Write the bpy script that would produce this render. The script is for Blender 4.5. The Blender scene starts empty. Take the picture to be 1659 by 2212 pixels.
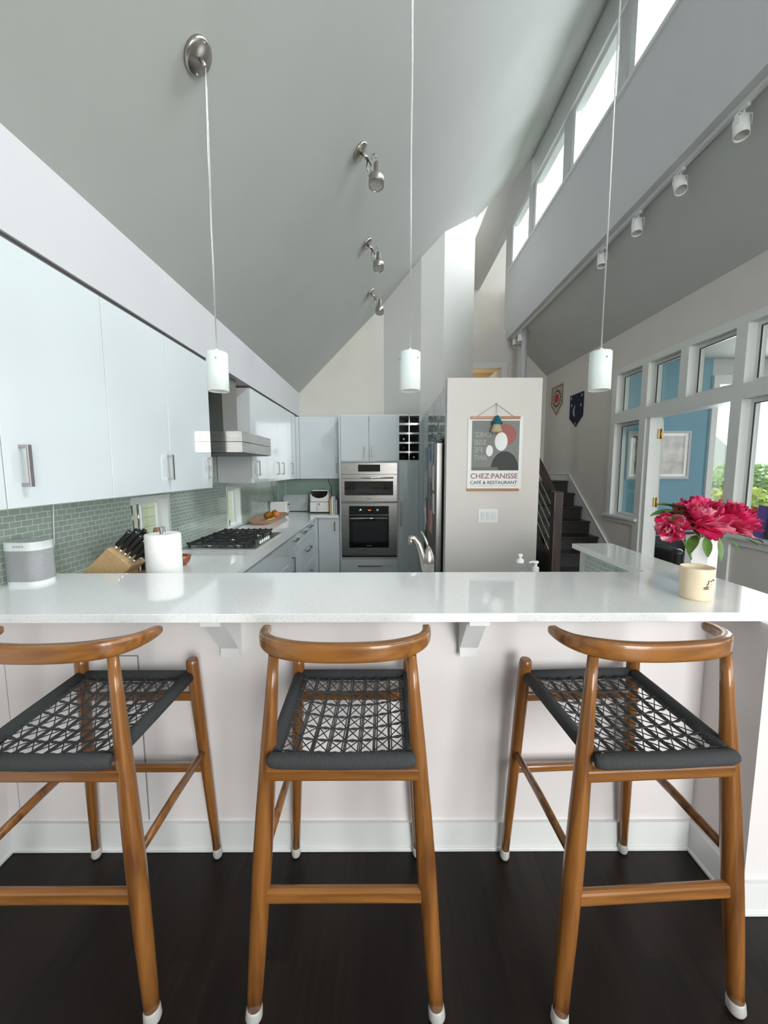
import bpy, bmesh, math, random
from mathutils import Vector, Matrix
random.seed(11)
PI = math.pi
SC = bpy.context.scene
COL = SC.collection

# ------------------------------------------------------------------ materials
def mat(name, rgb, rough=0.5, metal=0.0, nscale=0, namt=0.0, bump=0.0, bscale=200, spec=0.5, coat=0.0, emit=None, estr=0, trans=0, sub=0):
    m = bpy.data.materials.new(name); m.use_nodes = True
    nt = m.node_tree; b = nt.nodes['Principled BSDF']
    b.inputs['Base Color'].default_value = (*rgb, 1); b.inputs['Roughness'].default_value = rough
    b.inputs['Metallic'].default_value = metal; b.inputs['Specular IOR Level'].default_value = spec
    b.inputs['Coat Weight'].default_value = coat; b.inputs['Coat Roughness'].default_value = 0.05
    b.inputs['Transmission Weight'].default_value = trans
    if sub: b.inputs['Subsurface Weight'].default_value = sub; b.inputs['Subsurface Scale'].default_value = 0.02
    if emit: b.inputs['Emission Color'].default_value = (*emit, 1); b.inputs['Emission Strength'].default_value = estr
    tc = nt.nodes.new('ShaderNodeTexCoord')
    if nscale:
        n = nt.nodes.new('ShaderNodeTexNoise'); n.inputs['Scale'].default_value = nscale; n.inputs['Detail'].default_value = 3
        nt.links.new(tc.outputs['Object'], n.inputs['Vector'])
        r = nt.nodes.new('ShaderNodeMapRange'); r.inputs['From Min'].default_value = .3; r.inputs['From Max'].default_value = .7
        r.inputs['To Min'].default_value = 1 - namt; r.inputs['To Max'].default_value = 1 + namt
        nt.links.new(n.outputs['Fac'], r.inputs['Value'])
        v = nt.nodes.new('ShaderNodeVectorMath'); v.operation = 'SCALE'; v.inputs[0].default_value = rgb
        nt.links.new(r.outputs['Result'], v.inputs['Scale']); nt.links.new(v.outputs['Vector'], b.inputs['Base Color'])
    if bump:
        n2 = nt.nodes.new('ShaderNodeTexNoise'); n2.inputs['Scale'].default_value = bscale
        nt.links.new(tc.outputs['Object'], n2.inputs['Vector'])
        bp = nt.nodes.new('ShaderNodeBump'); bp.inputs['Strength'].default_value = bump; bp.inputs['Distance'].default_value = .002
        nt.links.new(n2.outputs['Fac'], bp.inputs['Height']); nt.links.new(bp.outputs['Normal'], b.inputs['Normal'])
    return m

def ramp(nt, stops):
    r = nt.nodes.new('ShaderNodeValToRGB'); e = r.color_ramp.elements
    while len(e) < len(stops): e.new(0.5)
    for i, (p, c) in enumerate(stops): e[i].position = p; e[i].color = (*c, 1)
    return r

def wood(name, c1, c2, stretch=(30, 30, 3), rough=.3, coat=.4, scale=1.0):
    m = mat(name, c1, rough, coat=coat); nt = m.node_tree; b = nt.nodes['Principled BSDF']
    tc = nt.nodes.new('ShaderNodeTexCoord'); mp = nt.nodes.new('ShaderNodeMapping'); mp.inputs['Scale'].default_value = stretch
    n = nt.nodes.new('ShaderNodeTexNoise'); n.inputs['Scale'].default_value = scale; n.inputs['Detail'].default_value = 6; n.inputs['Distortion'].default_value = .6
    nt.links.new(tc.outputs['Object'], mp.inputs[0]); nt.links.new(mp.outputs[0], n.inputs['Vector'])
    r = ramp(nt, [(.32, c2), (.62, c1)]); nt.links.new(n.outputs['Fac'], r.inputs[0]); nt.links.new(r.outputs[0], b.inputs['Base Color'])
    return m

def tiles(name, rot, tw, th, rgb, rgb2, grout):
    m = mat(name, rgb, .12, coat=.6); nt = m.node_tree; b = nt.nodes['Principled BSDF']
    tc = nt.nodes.new('ShaderNodeTexCoord'); s = nt.nodes.new('ShaderNodeSeparateXYZ'); c = nt.nodes.new('ShaderNodeCombineXYZ')
    nt.links.new(tc.outputs['Object'], s.inputs[0]); nt.links.new(s.outputs[rot], c.inputs[0]); nt.links.new(s.outputs[2], c.inputs[1])
    br = nt.nodes.new('ShaderNodeTexBrick'); br.offset = .5
    br.inputs['Scale'].default_value = 1; br.inputs['Brick Width'].default_value = tw; br.inputs['Row Height'].default_value = th
    br.inputs['Mortar Size'].default_value = .0016; br.inputs['Mortar Smooth'].default_value = .1; br.inputs['Bias'].default_value = 0
    br.inputs['Color1'].default_value = (*rgb, 1); br.inputs['Color2'].default_value = (*rgb2, 1); br.inputs['Mortar'].default_value = (*grout, 1)
    nt.links.new(c.outputs[0], br.inputs['Vector']); nt.links.new(br.outputs['Color'], b.inputs['Base Color'])
    bp = nt.nodes.new('ShaderNodeBump'); bp.invert = True; bp.inputs['Strength'].default_value = .5; bp.inputs['Distance'].default_value = .001
    nt.links.new(br.outputs['Fac'], bp.inputs['Height']); nt.links.new(bp.outputs[0], b.inputs['Normal'])
    return m

def ribbed(name, rgb, axis, scale):
    m = mat(name, rgb, .85); nt = m.node_tree; b = nt.nodes['Principled BSDF']
    tc = nt.nodes.new('ShaderNodeTexCoord'); w = nt.nodes.new('ShaderNodeTexWave'); w.bands_direction = axis
    w.inputs['Scale'].default_value = scale; w.inputs['Distortion'].default_value = .4
    nt.links.new(tc.outputs['Object'], w.inputs['Vector'])
    bp = nt.nodes.new('ShaderNodeBump'); bp.inputs['Strength'].default_value = .6; bp.inputs['Distance'].default_value = .002
    nt.links.new(w.outputs['Fac'], bp.inputs['Height']); nt.links.new(bp.outputs[0], b.inputs['Normal'])
    return m

def glassy(name, tint=(1, 1, 1), fac=1.0):
    m = bpy.data.materials.new(name); m.use_nodes = True; nt = m.node_tree; nt.nodes.clear()
    o = nt.nodes.new('ShaderNodeOutputMaterial'); mx = nt.nodes.new('ShaderNodeMixShader'); t = nt.nodes.new('ShaderNodeBsdfTransparent')
    g = nt.nodes.new('ShaderNodeBsdfGlossy'); g.inputs['Roughness'].default_value = .02; f = nt.nodes.new('ShaderNodeLayerWeight'); f.inputs[0].default_value = .5; pw = nt.nodes.new('ShaderNodeMath'); pw.operation = 'POWER'; pw.inputs[1].default_value = 4.5; ad = nt.nodes.new('ShaderNodeMath'); ad.operation = 'MULTIPLY_ADD'; ad.inputs[1].default_value = .95; ad.inputs[2].default_value = .04
    t.inputs[0].default_value = (*tint, 1)
    mu = nt.nodes.new('ShaderNodeMath'); mu.operation = 'MULTIPLY'; mu.inputs[1].default_value = fac
    nt.links.new(f.outputs['Facing'], pw.inputs[0]); nt.links.new(pw.outputs[0], ad.inputs[0]); nt.links.new(ad.outputs[0], mu.inputs[0]); nt.links.new(mu.outputs[0], mx.inputs[0]); nt.links.new(t.outputs[0], mx.inputs[1])
    nt.links.new(g.outputs[0], mx.inputs[2]); nt.links.new(mx.outputs[0], o.inputs[0])
    return m

def speckle(name, rgb, dots, rough):
    m = mat(name, rgb, rough, spec=.6, coat=.5); nt = m.node_tree; b = nt.nodes['Principled BSDF']
    tc = nt.nodes.new('ShaderNodeTexCoord'); n = nt.nodes.new('ShaderNodeTexNoise'); n.inputs['Scale'].default_value = 220; n.inputs['Detail'].default_value = 2
    nt.links.new(tc.outputs['Object'], n.inputs['Vector'])
    r = ramp(nt, [(.3, dots), (.42, rgb), (.66, rgb), (.74, tuple(min(1, x * 1.08) for x in rgb))])
    nt.links.new(n.outputs['Fac'], r.inputs[0]); nt.links.new(r.outputs[0], b.inputs['Base Color'])
    return m

def brushed(name, rgb, rough=.28, stretch=(4, 4, 300)):
    m = mat(name, rgb, rough, 1.0); nt = m.node_tree; b = nt.nodes['Principled BSDF']
    tc = nt.nodes.new('ShaderNodeTexCoord'); mp = nt.nodes.new('ShaderNodeMapping'); mp.inputs['Scale'].default_value = stretch
    n = nt.nodes.new('ShaderNodeTexNoise'); n.inputs['Scale'].default_value = 1
    nt.links.new(tc.outputs['Object'], mp.inputs[0]); nt.links.new(mp.outputs[0], n.inputs['Vector'])
    r = nt.nodes.new('ShaderNodeMapRange'); r.inputs['To Min'].default_value = rough - .008; r.inputs['To Max'].default_value = rough + .012
    nt.links.new(n.outputs['Fac'], r.inputs[0]); nt.links.new(r.outputs[0], b.inputs['Roughness'])
    return m

def planks(name):
    m = mat(name, (.02, .015, .012), .36, spec=.28); nt = m.node_tree; b = nt.nodes['Principled BSDF']
    tc = nt.nodes.new('ShaderNodeTexCoord'); s = nt.nodes.new('ShaderNodeSeparateXYZ'); c = nt.nodes.new('ShaderNodeCombineXYZ')
    nt.links.new(tc.outputs['Object'], s.inputs[0]); nt.links.new(s.outputs[1], c.inputs[0]); nt.links.new(s.outputs[0], c.inputs[1])
    br = nt.nodes.new('ShaderNodeTexBrick'); br.offset = .37; br.inputs['Scale'].default_value = 1
    br.inputs['Brick Width'].default_value = 1.1; br.inputs['Row Height'].default_value = .075; br.inputs['Mortar Size'].default_value = .0008
    br.inputs['Color1'].default_value = (.007, .005, .004, 1); br.inputs['Color2'].default_value = (.015, .0098, .0075, 1); br.inputs['Mortar'].default_value = (.004, .003, .003, 1)
    nt.links.new(c.outputs[0], br.inputs['Vector'])
    mp = nt.nodes.new('ShaderNodeMapping'); mp.inputs['Scale'].default_value = (60, 4, 1); nt.links.new(tc.outputs['Object'], mp.inputs[0])
    n = nt.nodes.new('ShaderNodeTexNoise'); n.inputs['Scale'].default_value = 1; n.inputs['Detail'].default_value = 5; nt.links.new(mp.outputs[0], n.inputs['Vector'])
    mx = nt.nodes.new('ShaderNodeMix'); mx.data_type = 'RGBA'; mx.blend_type = 'MULTIPLY'; mx.inputs['Factor'].default_value = .7
    r = ramp(nt, [(.3, (.45, .45, .45)), (.7, (1.3, 1.25, 1.2))]); nt.links.new(n.outputs['Fac'], r.inputs[0])
    nt.links.new(br.outputs['Color'], mx.inputs[6]); nt.links.new(r.outputs[0], mx.inputs[7]); nt.links.new(mx.outputs[2], b.inputs['Base Color'])
    return m

M = {}
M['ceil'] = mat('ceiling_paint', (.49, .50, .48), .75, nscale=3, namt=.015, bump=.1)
M['white'] = mat('white_paint', (.58, .58, .60), .55, nscale=3, namt=.01)
M['trim'] = mat('trim_paint', (.72, .74, .73), .4, nscale=4, namt=.01)
M['greige'] = mat('greige_paint', (.68, .65, .615), .7, nscale=3, namt=.02, bump=.1)
M['chase'] = mat('chase_paint', (.60, .595, .575), .7, nscale=3, namt=.015)
M['beige'] = mat('beige_paint', (.64, .62, .56), .7, nscale=3, namt=.02)
M['barwall'] = mat('bar_wall_paint', (.72, .695, .69), .55, nscale=2.5, namt=.03)
M['floor'] = planks('dark_wood_floor')
M['stairwood'] = wood('black_stair_wood', (.012, .009, .008), (.005, .004, .004), (3, 20, 20), .35, .2)
M['railwood'] = wood('dark_walnut', (.05, .032, .024), (.028, .018, .014), (20, 20, 3), .4, .2)
M['lacquer'] = mat('gloss_lacquer', (.65, .70, .72), .07, spec=.5, coat=.6, nscale=2, namt=.008)
M['cabside'] = mat('cabinet_side', (.54, .565, .57), .4, nscale=3, namt=.01)
M['quartz'] = speckle('quartz', (.90, .91, .905), (.74, .75, .745), .08)
M['tileL'] = tiles('sage_glass_tile', 1, .056, .0275, (.33, .42, .365), (.38, .475, .415), (.74, .78, .72))
M['tileB'] = tiles('sage_glass_tile_back', 0, .056, .0275, (.30, .44, .38), (.34, .48, .42), (.48, .58, .52))
M['steel'] = brushed('brushed_steel', (.46, .45, .43), .27)
M['steeld'] = brushed('dark_brushed_steel', (.36, .35, .33), .3)
M['fridgesteel'] = brushed('refrigerator_steel', (.33, .325, .31), .4)
M['nickel'] = brushed('brushed_nickel', (.46, .43, .39), .3)
M['chrome'] = mat('polished_nickel', (.72, .70, .66), .12, 1.0, nscale=5, namt=.02)
M['handle'] = brushed('handle_nickel', (.34, .32, .315), .35)
M['black'] = mat('black_plastic', (.012, .012, .013), .35, nscale=6, namt=.1)
M['iron'] = mat('cast_iron', (.018, .018, .02), .5, bump=.3, bscale=300)
M['blackglass'] = mat('black_glass', (.006, .007, .008), .05, coat=1, nscale=3, namt=.1)
M['ovencav'] = mat('oven_window_glass', (.022, .024, .026), .06, coat=1, nscale=3, namt=.1)
M['wood'] = wood('stool_walnut', (.26, .105, .024), (.115, .041, .010), (34, 34, 2.2), .3, .4)
M['woodx'] = wood('stool_walnut_crosswise', (.29, .12, .028), (.14, .052, .012), (2.2, 34, 34), .28, .4)
M['ropex'] = ribbed('charcoal_cord_wrap', (.040, .043, .045), 'X', 85)
M['ropey'] = ribbed('charcoal_cord_wrap_side', (.034, .037, .039), 'Y', 85)
M['cord'] = mat('charcoal_cord', (.042, .046, .048), .8, nscale=150, namt=.15)
M['rubber'] = mat('milky_rubber', (.46, .46, .44), .4, nscale=20, namt=.03)
M['shade'] = mat('frosted_white_glass', (.86, .88, .87), .35, nscale=8, namt=.01, sub=.3)
M['wire'] = mat('silver_cable', (.62, .64, .64), .3, .6, nscale=50, namt=.05)
M['plaswhite'] = mat('white_plastic', (.80, .81, .80), .35, nscale=10, namt=.01)
M['paper'] = mat('white_paper', (.86, .86, .84), .85, nscale=120, namt=.02, bump=.6, bscale=240)
M['poster'] = mat('poster_paper', (.80, .81, .79), .6, nscale=10, namt=.01)
M['pgrey'] = mat('poster_grey', (.20, .21, .20), .6, nscale=10, namt=.02)
M['pgrey2'] = mat('poster_mid_grey', (.14, .145, .14), .6, nscale=10, namt=.02)
M['pdark'] = mat('poster_charcoal', (.032, .032, .035), .6, nscale=10, namt=.02)
M['pred'] = mat('poster_brick_red', (.33, .10, .085), .6, nscale=10, namt=.02)
M['pfaint'] = mat('poster_faint_letters', (.34, .36, .345), .6, nscale=10, namt=.02)
M['pbrown'] = mat('poster_title_brown', (.25, .095, .09), .6, nscale=10, namt=.02)
M['oak'] = wood('warm_oak', (.42, .20, .09), (.34, .15, .065), (3, 30, 30), .5, .1)
M['teal'] = mat('teal_felt', (.006, .12, .17), .9, nscale=80, namt=.2, bump=.6)
M['straw'] = mat('straw_wool', (.48, .40, .25), .9, nscale=90, namt=.25, bump=.8)
M['navy'] = mat('navy_felt', (.012, .018, .045), .9, nscale=80, namt=.15)
M['cream'] = mat('cream_felt', (.50, .44, .36), .9, nscale=80, namt=.06)
M['redfelt'] = mat('red_felt', (.48, .045, .04), .9, nscale=80, namt=.1)
M['brownfelt'] = mat('brown_felt', (.16, .075, .045), .9, nscale=80, namt=.1)
M['silverfelt'] = mat('silver_felt', (.45, .47, .48), .6, nscale=80, namt=.1)
M['bamboo'] = wood('bamboo', (.60, .42, .22), (.50, .33, .16), (60, 4, 60), .45, .2)
M['acacia'] = wood('acacia', (.30, .14, .075), (.20, .085, .045), (20, 4, 20), .4, .3)
M['copper'] = mat('hammered_copper', (.36, .13, .065), .35, .5, nscale=30, namt=.15)
M['board'] = wood('pale_wood_tray', (.42, .25, .16), (.33, .19, .12), (20, 4, 20), .5, .1)
M['speaker'] = mat('speaker_grille', (.34, .35, .36), .55, nscale=400, namt=.2, bump=.8, bscale=700)
M['spkwhite'] = mat('speaker_white', (.74, .78, .78), .4, nscale=10, namt=.01)
M['greytext'] = mat('grey_print', (.30, .31, .31), .5, nscale=10, namt=.02)
M['candle'] = mat('cream_wax', (.80, .69, .50), .45, nscale=6, namt=.02, sub=.3)
M['ink'] = mat('brown_ink', (.12, .045, .03), .5, nscale=10, namt=.02)
M['vase'] = mat('white_porcelain', (.80, .83, .85), .12, coat=.5, nscale=6, namt=.01)
def petalmat(name, a, b_):
    m = mat(name, a, .5, spec=.3); nt = m.node_tree; b = nt.nodes['Principled BSDF']
    tc = nt.nodes.new('ShaderNodeTexCoord'); n = nt.nodes.new('ShaderNodeTexNoise'); n.inputs['Scale'].default_value = 28; n.inputs['Detail'].default_value = 4
    nt.links.new(tc.outputs['Object'], n.inputs['Vector'])
    r = ramp(nt, [(.42, a), (.72, b_)]); nt.links.new(n.outputs['Fac'], r.inputs[0]); nt.links.new(r.outputs[0], b.inputs['Base Color'])
    b.inputs['Subsurface Weight'].default_value = .15; b.inputs['Subsurface Scale'].default_value = .01
    return m
M['petal'] = petalmat('magenta_petal', (.60, .010, .085), (.82, .085, .26))
M['petalp'] = petalmat('pink_petal', (.76, .09, .22), (.92, .55, .62))
M['stamen'] = mat('yellow_stamen', (.75, .48, .06), .6, nscale=60, namt=.2)
M['leaf'] = mat('peony_leaf', (.09, .20, .035), .45, nscale=20, namt=.3)
M['hedge'] = mat('hedge_leaf', (.25, .42, .10), .6, nscale=2.5, namt=.6)
M['hedge2'] = mat('shrub_leaf', (.55, .62, .08), .6, nscale=3, namt=.4)
M['lawn'] = mat('lawn_green', (.14, .24, .08), .9, nscale=4, namt=.4)
M['blue'] = mat('blue_paint', (.20, .39, .50), .6, nscale=3, namt=.02)
M['brass'] = mat('aged_brass', (.36, .25, .10), .35, .9, nscale=20, namt=.1)
M['leather'] = mat('black_leather', (.010, .010, .011), .3, nscale=30, namt=.2, bump=.3)
M['siding'] = mat('cream_siding', (.70, .71, .54), .7, nscale=3, namt=.03)
M['house'] = mat('pale_grey_siding', (.50, .51, .52), .8, nscale=3, namt=.03)
M['warmwall'] = mat('warm_bedroom_wall', (.74, .60, .42), .7, nscale=3, namt=.02)
M['glass'] = glassy('window_glass', (.97, .99, .98), .9)
M['picglass'] = glassy('picture_glass', (1, 1, 1), 1.0)
M['plastic'] = glassy('clear_plastic', (.985, .99, .99), 1.0)
M['greenglass'] = glassy('green_glass', (.35, .55, .42), 1.0)
M['print'] = mat('muted_print', (.26, .235, .18), .5, nscale=7, namt=.7)
M['mango'] = petalmat('mango_skin', (.34, .07, .01), (.16, .20, .03))
M['orange'] = mat('orange_skin', (.72, .21, .03), .45, nscale=10, namt=.15, bump=.3)
M['banana'] = mat('banana_skin', (.72, .48, .06), .5, nscale=10, namt=.15)
M['pink'] = mat('pink_paper', (.72, .32, .30), .7, nscale=10, namt=.03)
M['bluepaper'] = mat('blue_print', (.10, .22, .40), .5, nscale=30, namt=.4)
M['photo'] = mat('photo_print', (.20, .21, .24), .4, nscale=40, namt=.7)
M['greypaper'] = mat('grey_paper', (.42, .44, .45), .6, nscale=30, namt=.2)
M['yellow'] = mat('yellow_cover', (.60, .44, .13), .6, nscale=10, namt=.05)
M['greycover'] = mat('grey_cover', (.50, .54, .54), .6, nscale=10, namt=.05)
M['darkcover'] = mat('plum_cover', (.06, .045, .05), .5, nscale=10, namt=.05)
M['orangecover'] = mat('orange_cover', (.70, .19, .08), .5, nscale=10, namt=.05)
M['purple'] = mat('purple_cover', (.16, .12, .42), .5, nscale=10, namt=.05)
M['lens'] = mat('lamp_lens', (.45, .45, .42), .25, coat=.5, nscale=80, namt=.15)
M['amber'] = mat('amber_display', (.9, .25, .1), .5, emit=(1, .25, .08), estr=2.0)
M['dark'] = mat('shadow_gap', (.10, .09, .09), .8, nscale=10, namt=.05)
M['seam'] = mat('seam_line', (.22, .22, .24), .8, nscale=10, namt=.05)
M['rackback'] = mat('rack_back_panel', (.26, .25, .21), .7, nscale=10, namt=.05)
M['bottle'] = mat('dark_bottle', (.010, .014, .010), .1, coat=.5, nscale=10, namt=.1)
M['foil'] = mat('bottle_foil', (.65, .65, .62), .3, .6, nscale=40, namt=.1)

# ------------------------------------------------------------------ mesh builder
class B:
    def __init__(s): s.bm = bmesh.new(); s.nb = 0
    def _faces(s, vs, fs, smooth=False):
        v = [s.bm.verts.new(p) for p in vs]
        for f in fs:
            try:
                fc = s.bm.faces.new([v[i] for i in f]); fc.smooth = smooth
            except ValueError: pass
        return v
    def box(s, x0, x1, y0, y1, z0, z1, bev=0, seg=2, rot=None, piv=None):
        # every further box of a mesh is a hair smaller so that no two faces coincide
        e = .00011 * (s.nb % 7); s.nb += 1; x0 += e; x1 -= e; y0 += e; y1 -= e; z0 += e; z1 -= e
        t = bmesh.new(); bmesh.ops.create_cube(t, size=1)
        for v in t.verts: v.co = Vector(((x0 + x1) / 2 + v.co.x * (x1 - x0), (y0 + y1) / 2 + v.co.y * (y1 - y0), (z0 + z1) / 2 + v.co.z * (z1 - z0)))
        if bev: bmesh.ops.bevel(t, geom=list(t.edges), offset=bev, segments=seg, affect='EDGES', profile=.5)
        if rot is not None:
            p = Vector(piv) if piv else Vector(((x0 + x1) / 2, (y0 + y1) / 2, (z0 + z1) / 2))
            for v in t.verts: v.co = p + rot @ (v.co - p)
        me = bpy.data.meshes.new('t'); t.to_mesh(me); t.free(); s.bm.from_mesh(me); bpy.data.meshes.remove(me); return s
    def prism(s, poly, axis, a, b, smooth=False):
        # poly: 2D points, extruded along axis from a to b.  X: (y,z)  Y: (x,z)  Z: (x,y)
        def P(p, h): return (h, p[0], p[1]) if axis == 'X' else (p[0], h, p[1]) if axis == 'Y' else (p[0], p[1], h)
        n = len(poly); vs = [P(p, a) for p in poly] + [P(p, b) for p in poly]
        fs = [tuple(range(n)), tuple(range(2 * n - 1, n - 1, -1))] + [(i, (i + 1) % n, n + (i + 1) % n, n + i) for i in range(n)]
        v = [s.bm.verts.new(p) for p in vs]
        for k, f in enumerate(fs):
            fc = s.bm.faces.new([v[i] for i in f]); fc.smooth = smooth and k > 1
        return s
    def tube(s, pts, rad, seg=12, cap=True, scale=(1, 1)):
        pts = [Vector(p) for p in pts]; n = len(pts)
        if not isinstance(rad, (list, tuple)): rad = [rad] * n
        rings = []; up = None
        for i, p in enumerate(pts):
            t = (pts[min(i + 1, n - 1)] - pts[max(i - 1, 0)])
            if t.length < 1e-9: t = Vector((0, 0, 1))
            t.normalize()
            if up is None: up = Vector((0, 0, 1)) if abs(t.z) < .9 else Vector((0, 1, 0))
            u = t.cross(up)
            if u.length < 1e-6: u = t.cross(Vector((1, 0, 0)))
            u.normalize(); w = u.cross(t).normalized(); up = w
            rings.append([s.bm.verts.new(p + (u * math.cos(a) * scale[0] + w * math.sin(a) * scale[1]) * rad[i]) for a in [2 * PI * k / seg for k in range(seg)]])
        for i in range(n - 1):
            for k in range(seg):
                f = s.bm.faces.new((rings[i][k], rings[i][(k + 1) % seg], rings[i + 1][(k + 1) % seg], rings[i + 1][k])); f.smooth = True
        if cap:
            s.bm.faces.new(list(reversed(rings[0]))); s.bm.faces.new(rings[-1])
        return s
    def cyl(s, p0, p1, r, r2=None, seg=24): return s.tube([p0, p1], [r, r if r2 is None else r2], seg)
    def lathe(s, c, prof, seg=32, ax=None):
        # prof: list of (r, h); about axis through c along ax
        ax = Vector(ax or (0, 0, 1)).normalized(); q = Vector((0, 0, 1)).rotation_difference(ax); c = Vector(c); rings = []
        for r, h in prof:
            if r < 1e-6: rings.append([s.bm.verts.new(c + q @ Vector((0, 0, h)))])
            else: rings.append([s.bm.verts.new(c + q @ Vector((r * math.cos(2 * PI * k / seg), r * math.sin(2 * PI * k / seg), h))) for k in range(seg)])
        for i in range(len(rings) - 1):
            a, b = rings[i], rings[i + 1]
            for k in range(seg):
                k2 = (k + 1) % seg
                if len(a) == 1 and len(b) == 1: continue
                vs = (a[0], b[k2], b[k]) if len(a) == 1 else (a[k], a[k2], b[0]) if len(b) == 1 else (a[k], a[k2], b[k2], b[k])
                f = s.bm.faces.new(vs); f.smooth = True
        return s
    def sweep(s, pts, w, h, n=12, pw=3.0):
        # rounded-rectangle section swept along a plan curve; w across, h up; lists allowed
        pts = [Vector(p) for p in pts]; N = len(pts); rings = []
        for i, p in enumerate(pts):
            t = (pts[min(i + 1, N - 1)] - pts[max(i - 1, 0)]); t.z = 0; t.normalize(); u = Vector((t.y, -t.x, 0))
            ww = w[i] if isinstance(w, list) else w; hh = h[i] if isinstance(h, list) else h; ring = []
            for k in range(n):
                a = 2 * PI * (k + .5) / n; c_, s_ = math.cos(a), math.sin(a)
                ring.append(s.bm.verts.new(p + u * (ww / 2) * math.copysign(abs(c_) ** (2 / pw), c_) + Vector((0, 0, hh / 2)) * math.copysign(abs(s_) ** (2 / pw), s_)))
            rings.append(ring)
        for i in range(N - 1):
            for k in range(n):
                f = s.bm.faces.new((rings[i][k], rings[i][(k + 1) % n], rings[i + 1][(k + 1) % n], rings[i + 1][k])); f.smooth = True
        s.bm.faces.new(list(reversed(rings[0]))); s.bm.faces.new(rings[-1]); return s
    def ball(s, c, r, sc=(1, 1, 1), seg=20):
        t = bmesh.new(); bmesh.ops.create_uvsphere(t, u_segments=seg, v_segments=seg // 2 + 2, radius=r)
        for v in t.verts: v.co = Vector((v.co.x * sc[0], v.co.y * sc[1], v.co.z * sc[2])) + Vector(c)
        for f in t.faces: f.smooth = True
        me = bpy.data.meshes.new('t'); t.to_mesh(me); t.free(); s.bm.from_mesh(me); bpy.data.meshes.remove(me); return s

ORG = {}
def build(name, b, material, parent=None):
    me = bpy.data.meshes.new(name)
    if isinstance(b, B):
        bm = b.bm; bmesh.ops.recalc_face_normals(bm, faces=list(bm.faces))
        if parent is not None and parent in ORG:
            o = ORG[parent]
            for v in bm.verts: v.co -= o
        bm.to_mesh(me); bm.free()
    else: me = b
    ob = bpy.data.objects.new(name, me); COL.objects.link(ob)
    if material and not me.materials: me.materials.append(M[material] if isinstance(material, str) else material)
    if parent is not None:
        ob.parent = parent; ORG[ob] = ORG.get(parent, Vector((0, 0, 0)))
    return ob
def thing(name, label, cat, loc=(0, 0, 0), group=None):
    o = bpy.data.objects.new(name, None); COL.objects.link(o); o.location = loc; o.empty_display_size = .05
    ORG[o] = Vector(loc); o['label'] = label; o['category'] = cat
    if group: o['group'] = group
    return o
def tag(o, label, cat, group=None, kind=None):
    o['label'] = label; o['category'] = cat
    if group: o['group'] = group
    if kind: o['kind'] = kind
    return o
def struct(name, b, m, label=None, cat=None):
    o = build(name, b, m); o['kind'] = 'structure'
    if label: o['label'] = label
    o['category'] = cat or name.split('_')[0]
    return o
def sthing(name, label, cat, loc=(0, 0, 0)):
    o = thing(name, label, cat, loc); o['kind'] = 'structure'; return o
def one(name, b, m, label, cat, group=None, loc=None):
    # a one-mesh thing whose origin sits at loc
    if loc is not None:
        for v in b.bm.verts: v.co -= Vector(loc)
    o = build(name, b, m)
    if loc is not None: o.location = loc
    return tag(o, label, cat, group)
def box(*a, **k): return B().box(*a, **k)

def text_mesh(body, w, h, depth=.0006, mirror=False):
    cu = bpy.data.curves.new('t', 'FONT'); cu.body = body; cu.extrude = .02; cu.offset = .012; ob = bpy.data.objects.new('t', cu); COL.objects.link(ob)
    dg = bpy.context.evaluated_depsgraph_get(); me = bpy.data.meshes.new_from_object(ob.evaluated_get(dg))
    bpy.data.objects.remove(ob); xs = [v.co.x for v in me.vertices]; ys = [v.co.y for v in me.vertices]
    x0, x1, y0, y1 = min(xs), max(xs), min(ys), max(ys); out = []
    for v in me.vertices:
        x = (v.co.x - x0) / (x1 - x0) * w; x = w - x if mirror else x
        out.append((x, (v.co.y - y0) / (y1 - y0) * h, 0 if v.co.z < 0 else depth))
    return me, out
def text(name, body, w, h, fn, material, parent, mirror=False):
    # fn maps (x, y, depth) of the lettering to a world point
    me, co = text_mesh(body, w, h, mirror=mirror); o = ORG.get(parent, Vector((0, 0, 0)))
    for v, c in zip(me.vertices, co): v.co = Vector(fn(*c)) - o
    me.materials.clear(); ob = build(name, me, material, parent); return ob

# ------------------------------------------------------------------ camera
R_right = Vector((0.99999, -0.001, 0.0)); pitch, yaw, roll = 0.10635201, 0.00102666, -0.00252935
cp, sp, cy, sy = math.cos(pitch), math.sin(pitch), math.cos(yaw), math.sin(yaw)
fwd = Vector((sy * cp, cy * cp, -sp)); rt = Vector((cy, -sy, 0)); up = rt.cross(fwd); c_, s_ = math.cos(roll), math.sin(roll)
rt2 = c_ * rt + s_ * up; up2 = -s_ * rt + c_ * up
cam = bpy.data.cameras.new('camera'); cam.sensor_fit = 'VERTICAL'; cam.sensor_height = 24; cam.sensor_width = 18; cam.lens = 860 / 2212 * 24; cam.clip_start = .02
co = bpy.data.objects.new('camera', cam); COL.objects.link(co)
co.matrix_world = Matrix(((rt2.x, up2.x, -fwd.x, 0), (rt2.y, up2.y, -fwd.y, 0), (rt2.z, up2.z, -fwd.z, 1.54), (0, 0, 0, 1)))
SC.camera = co

# ------------------------------------------------------------------ room shell
XC = 2.256
def roofz(x): return 2.67 + (x + 1.25)
struct('floor', box(-1.75, 3.15, -3.2, 7.7, -.1, 0), 'floor')
struct('floor', box(3.15, 9, -1, 5.8, -.1, 0), 'floor')
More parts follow.
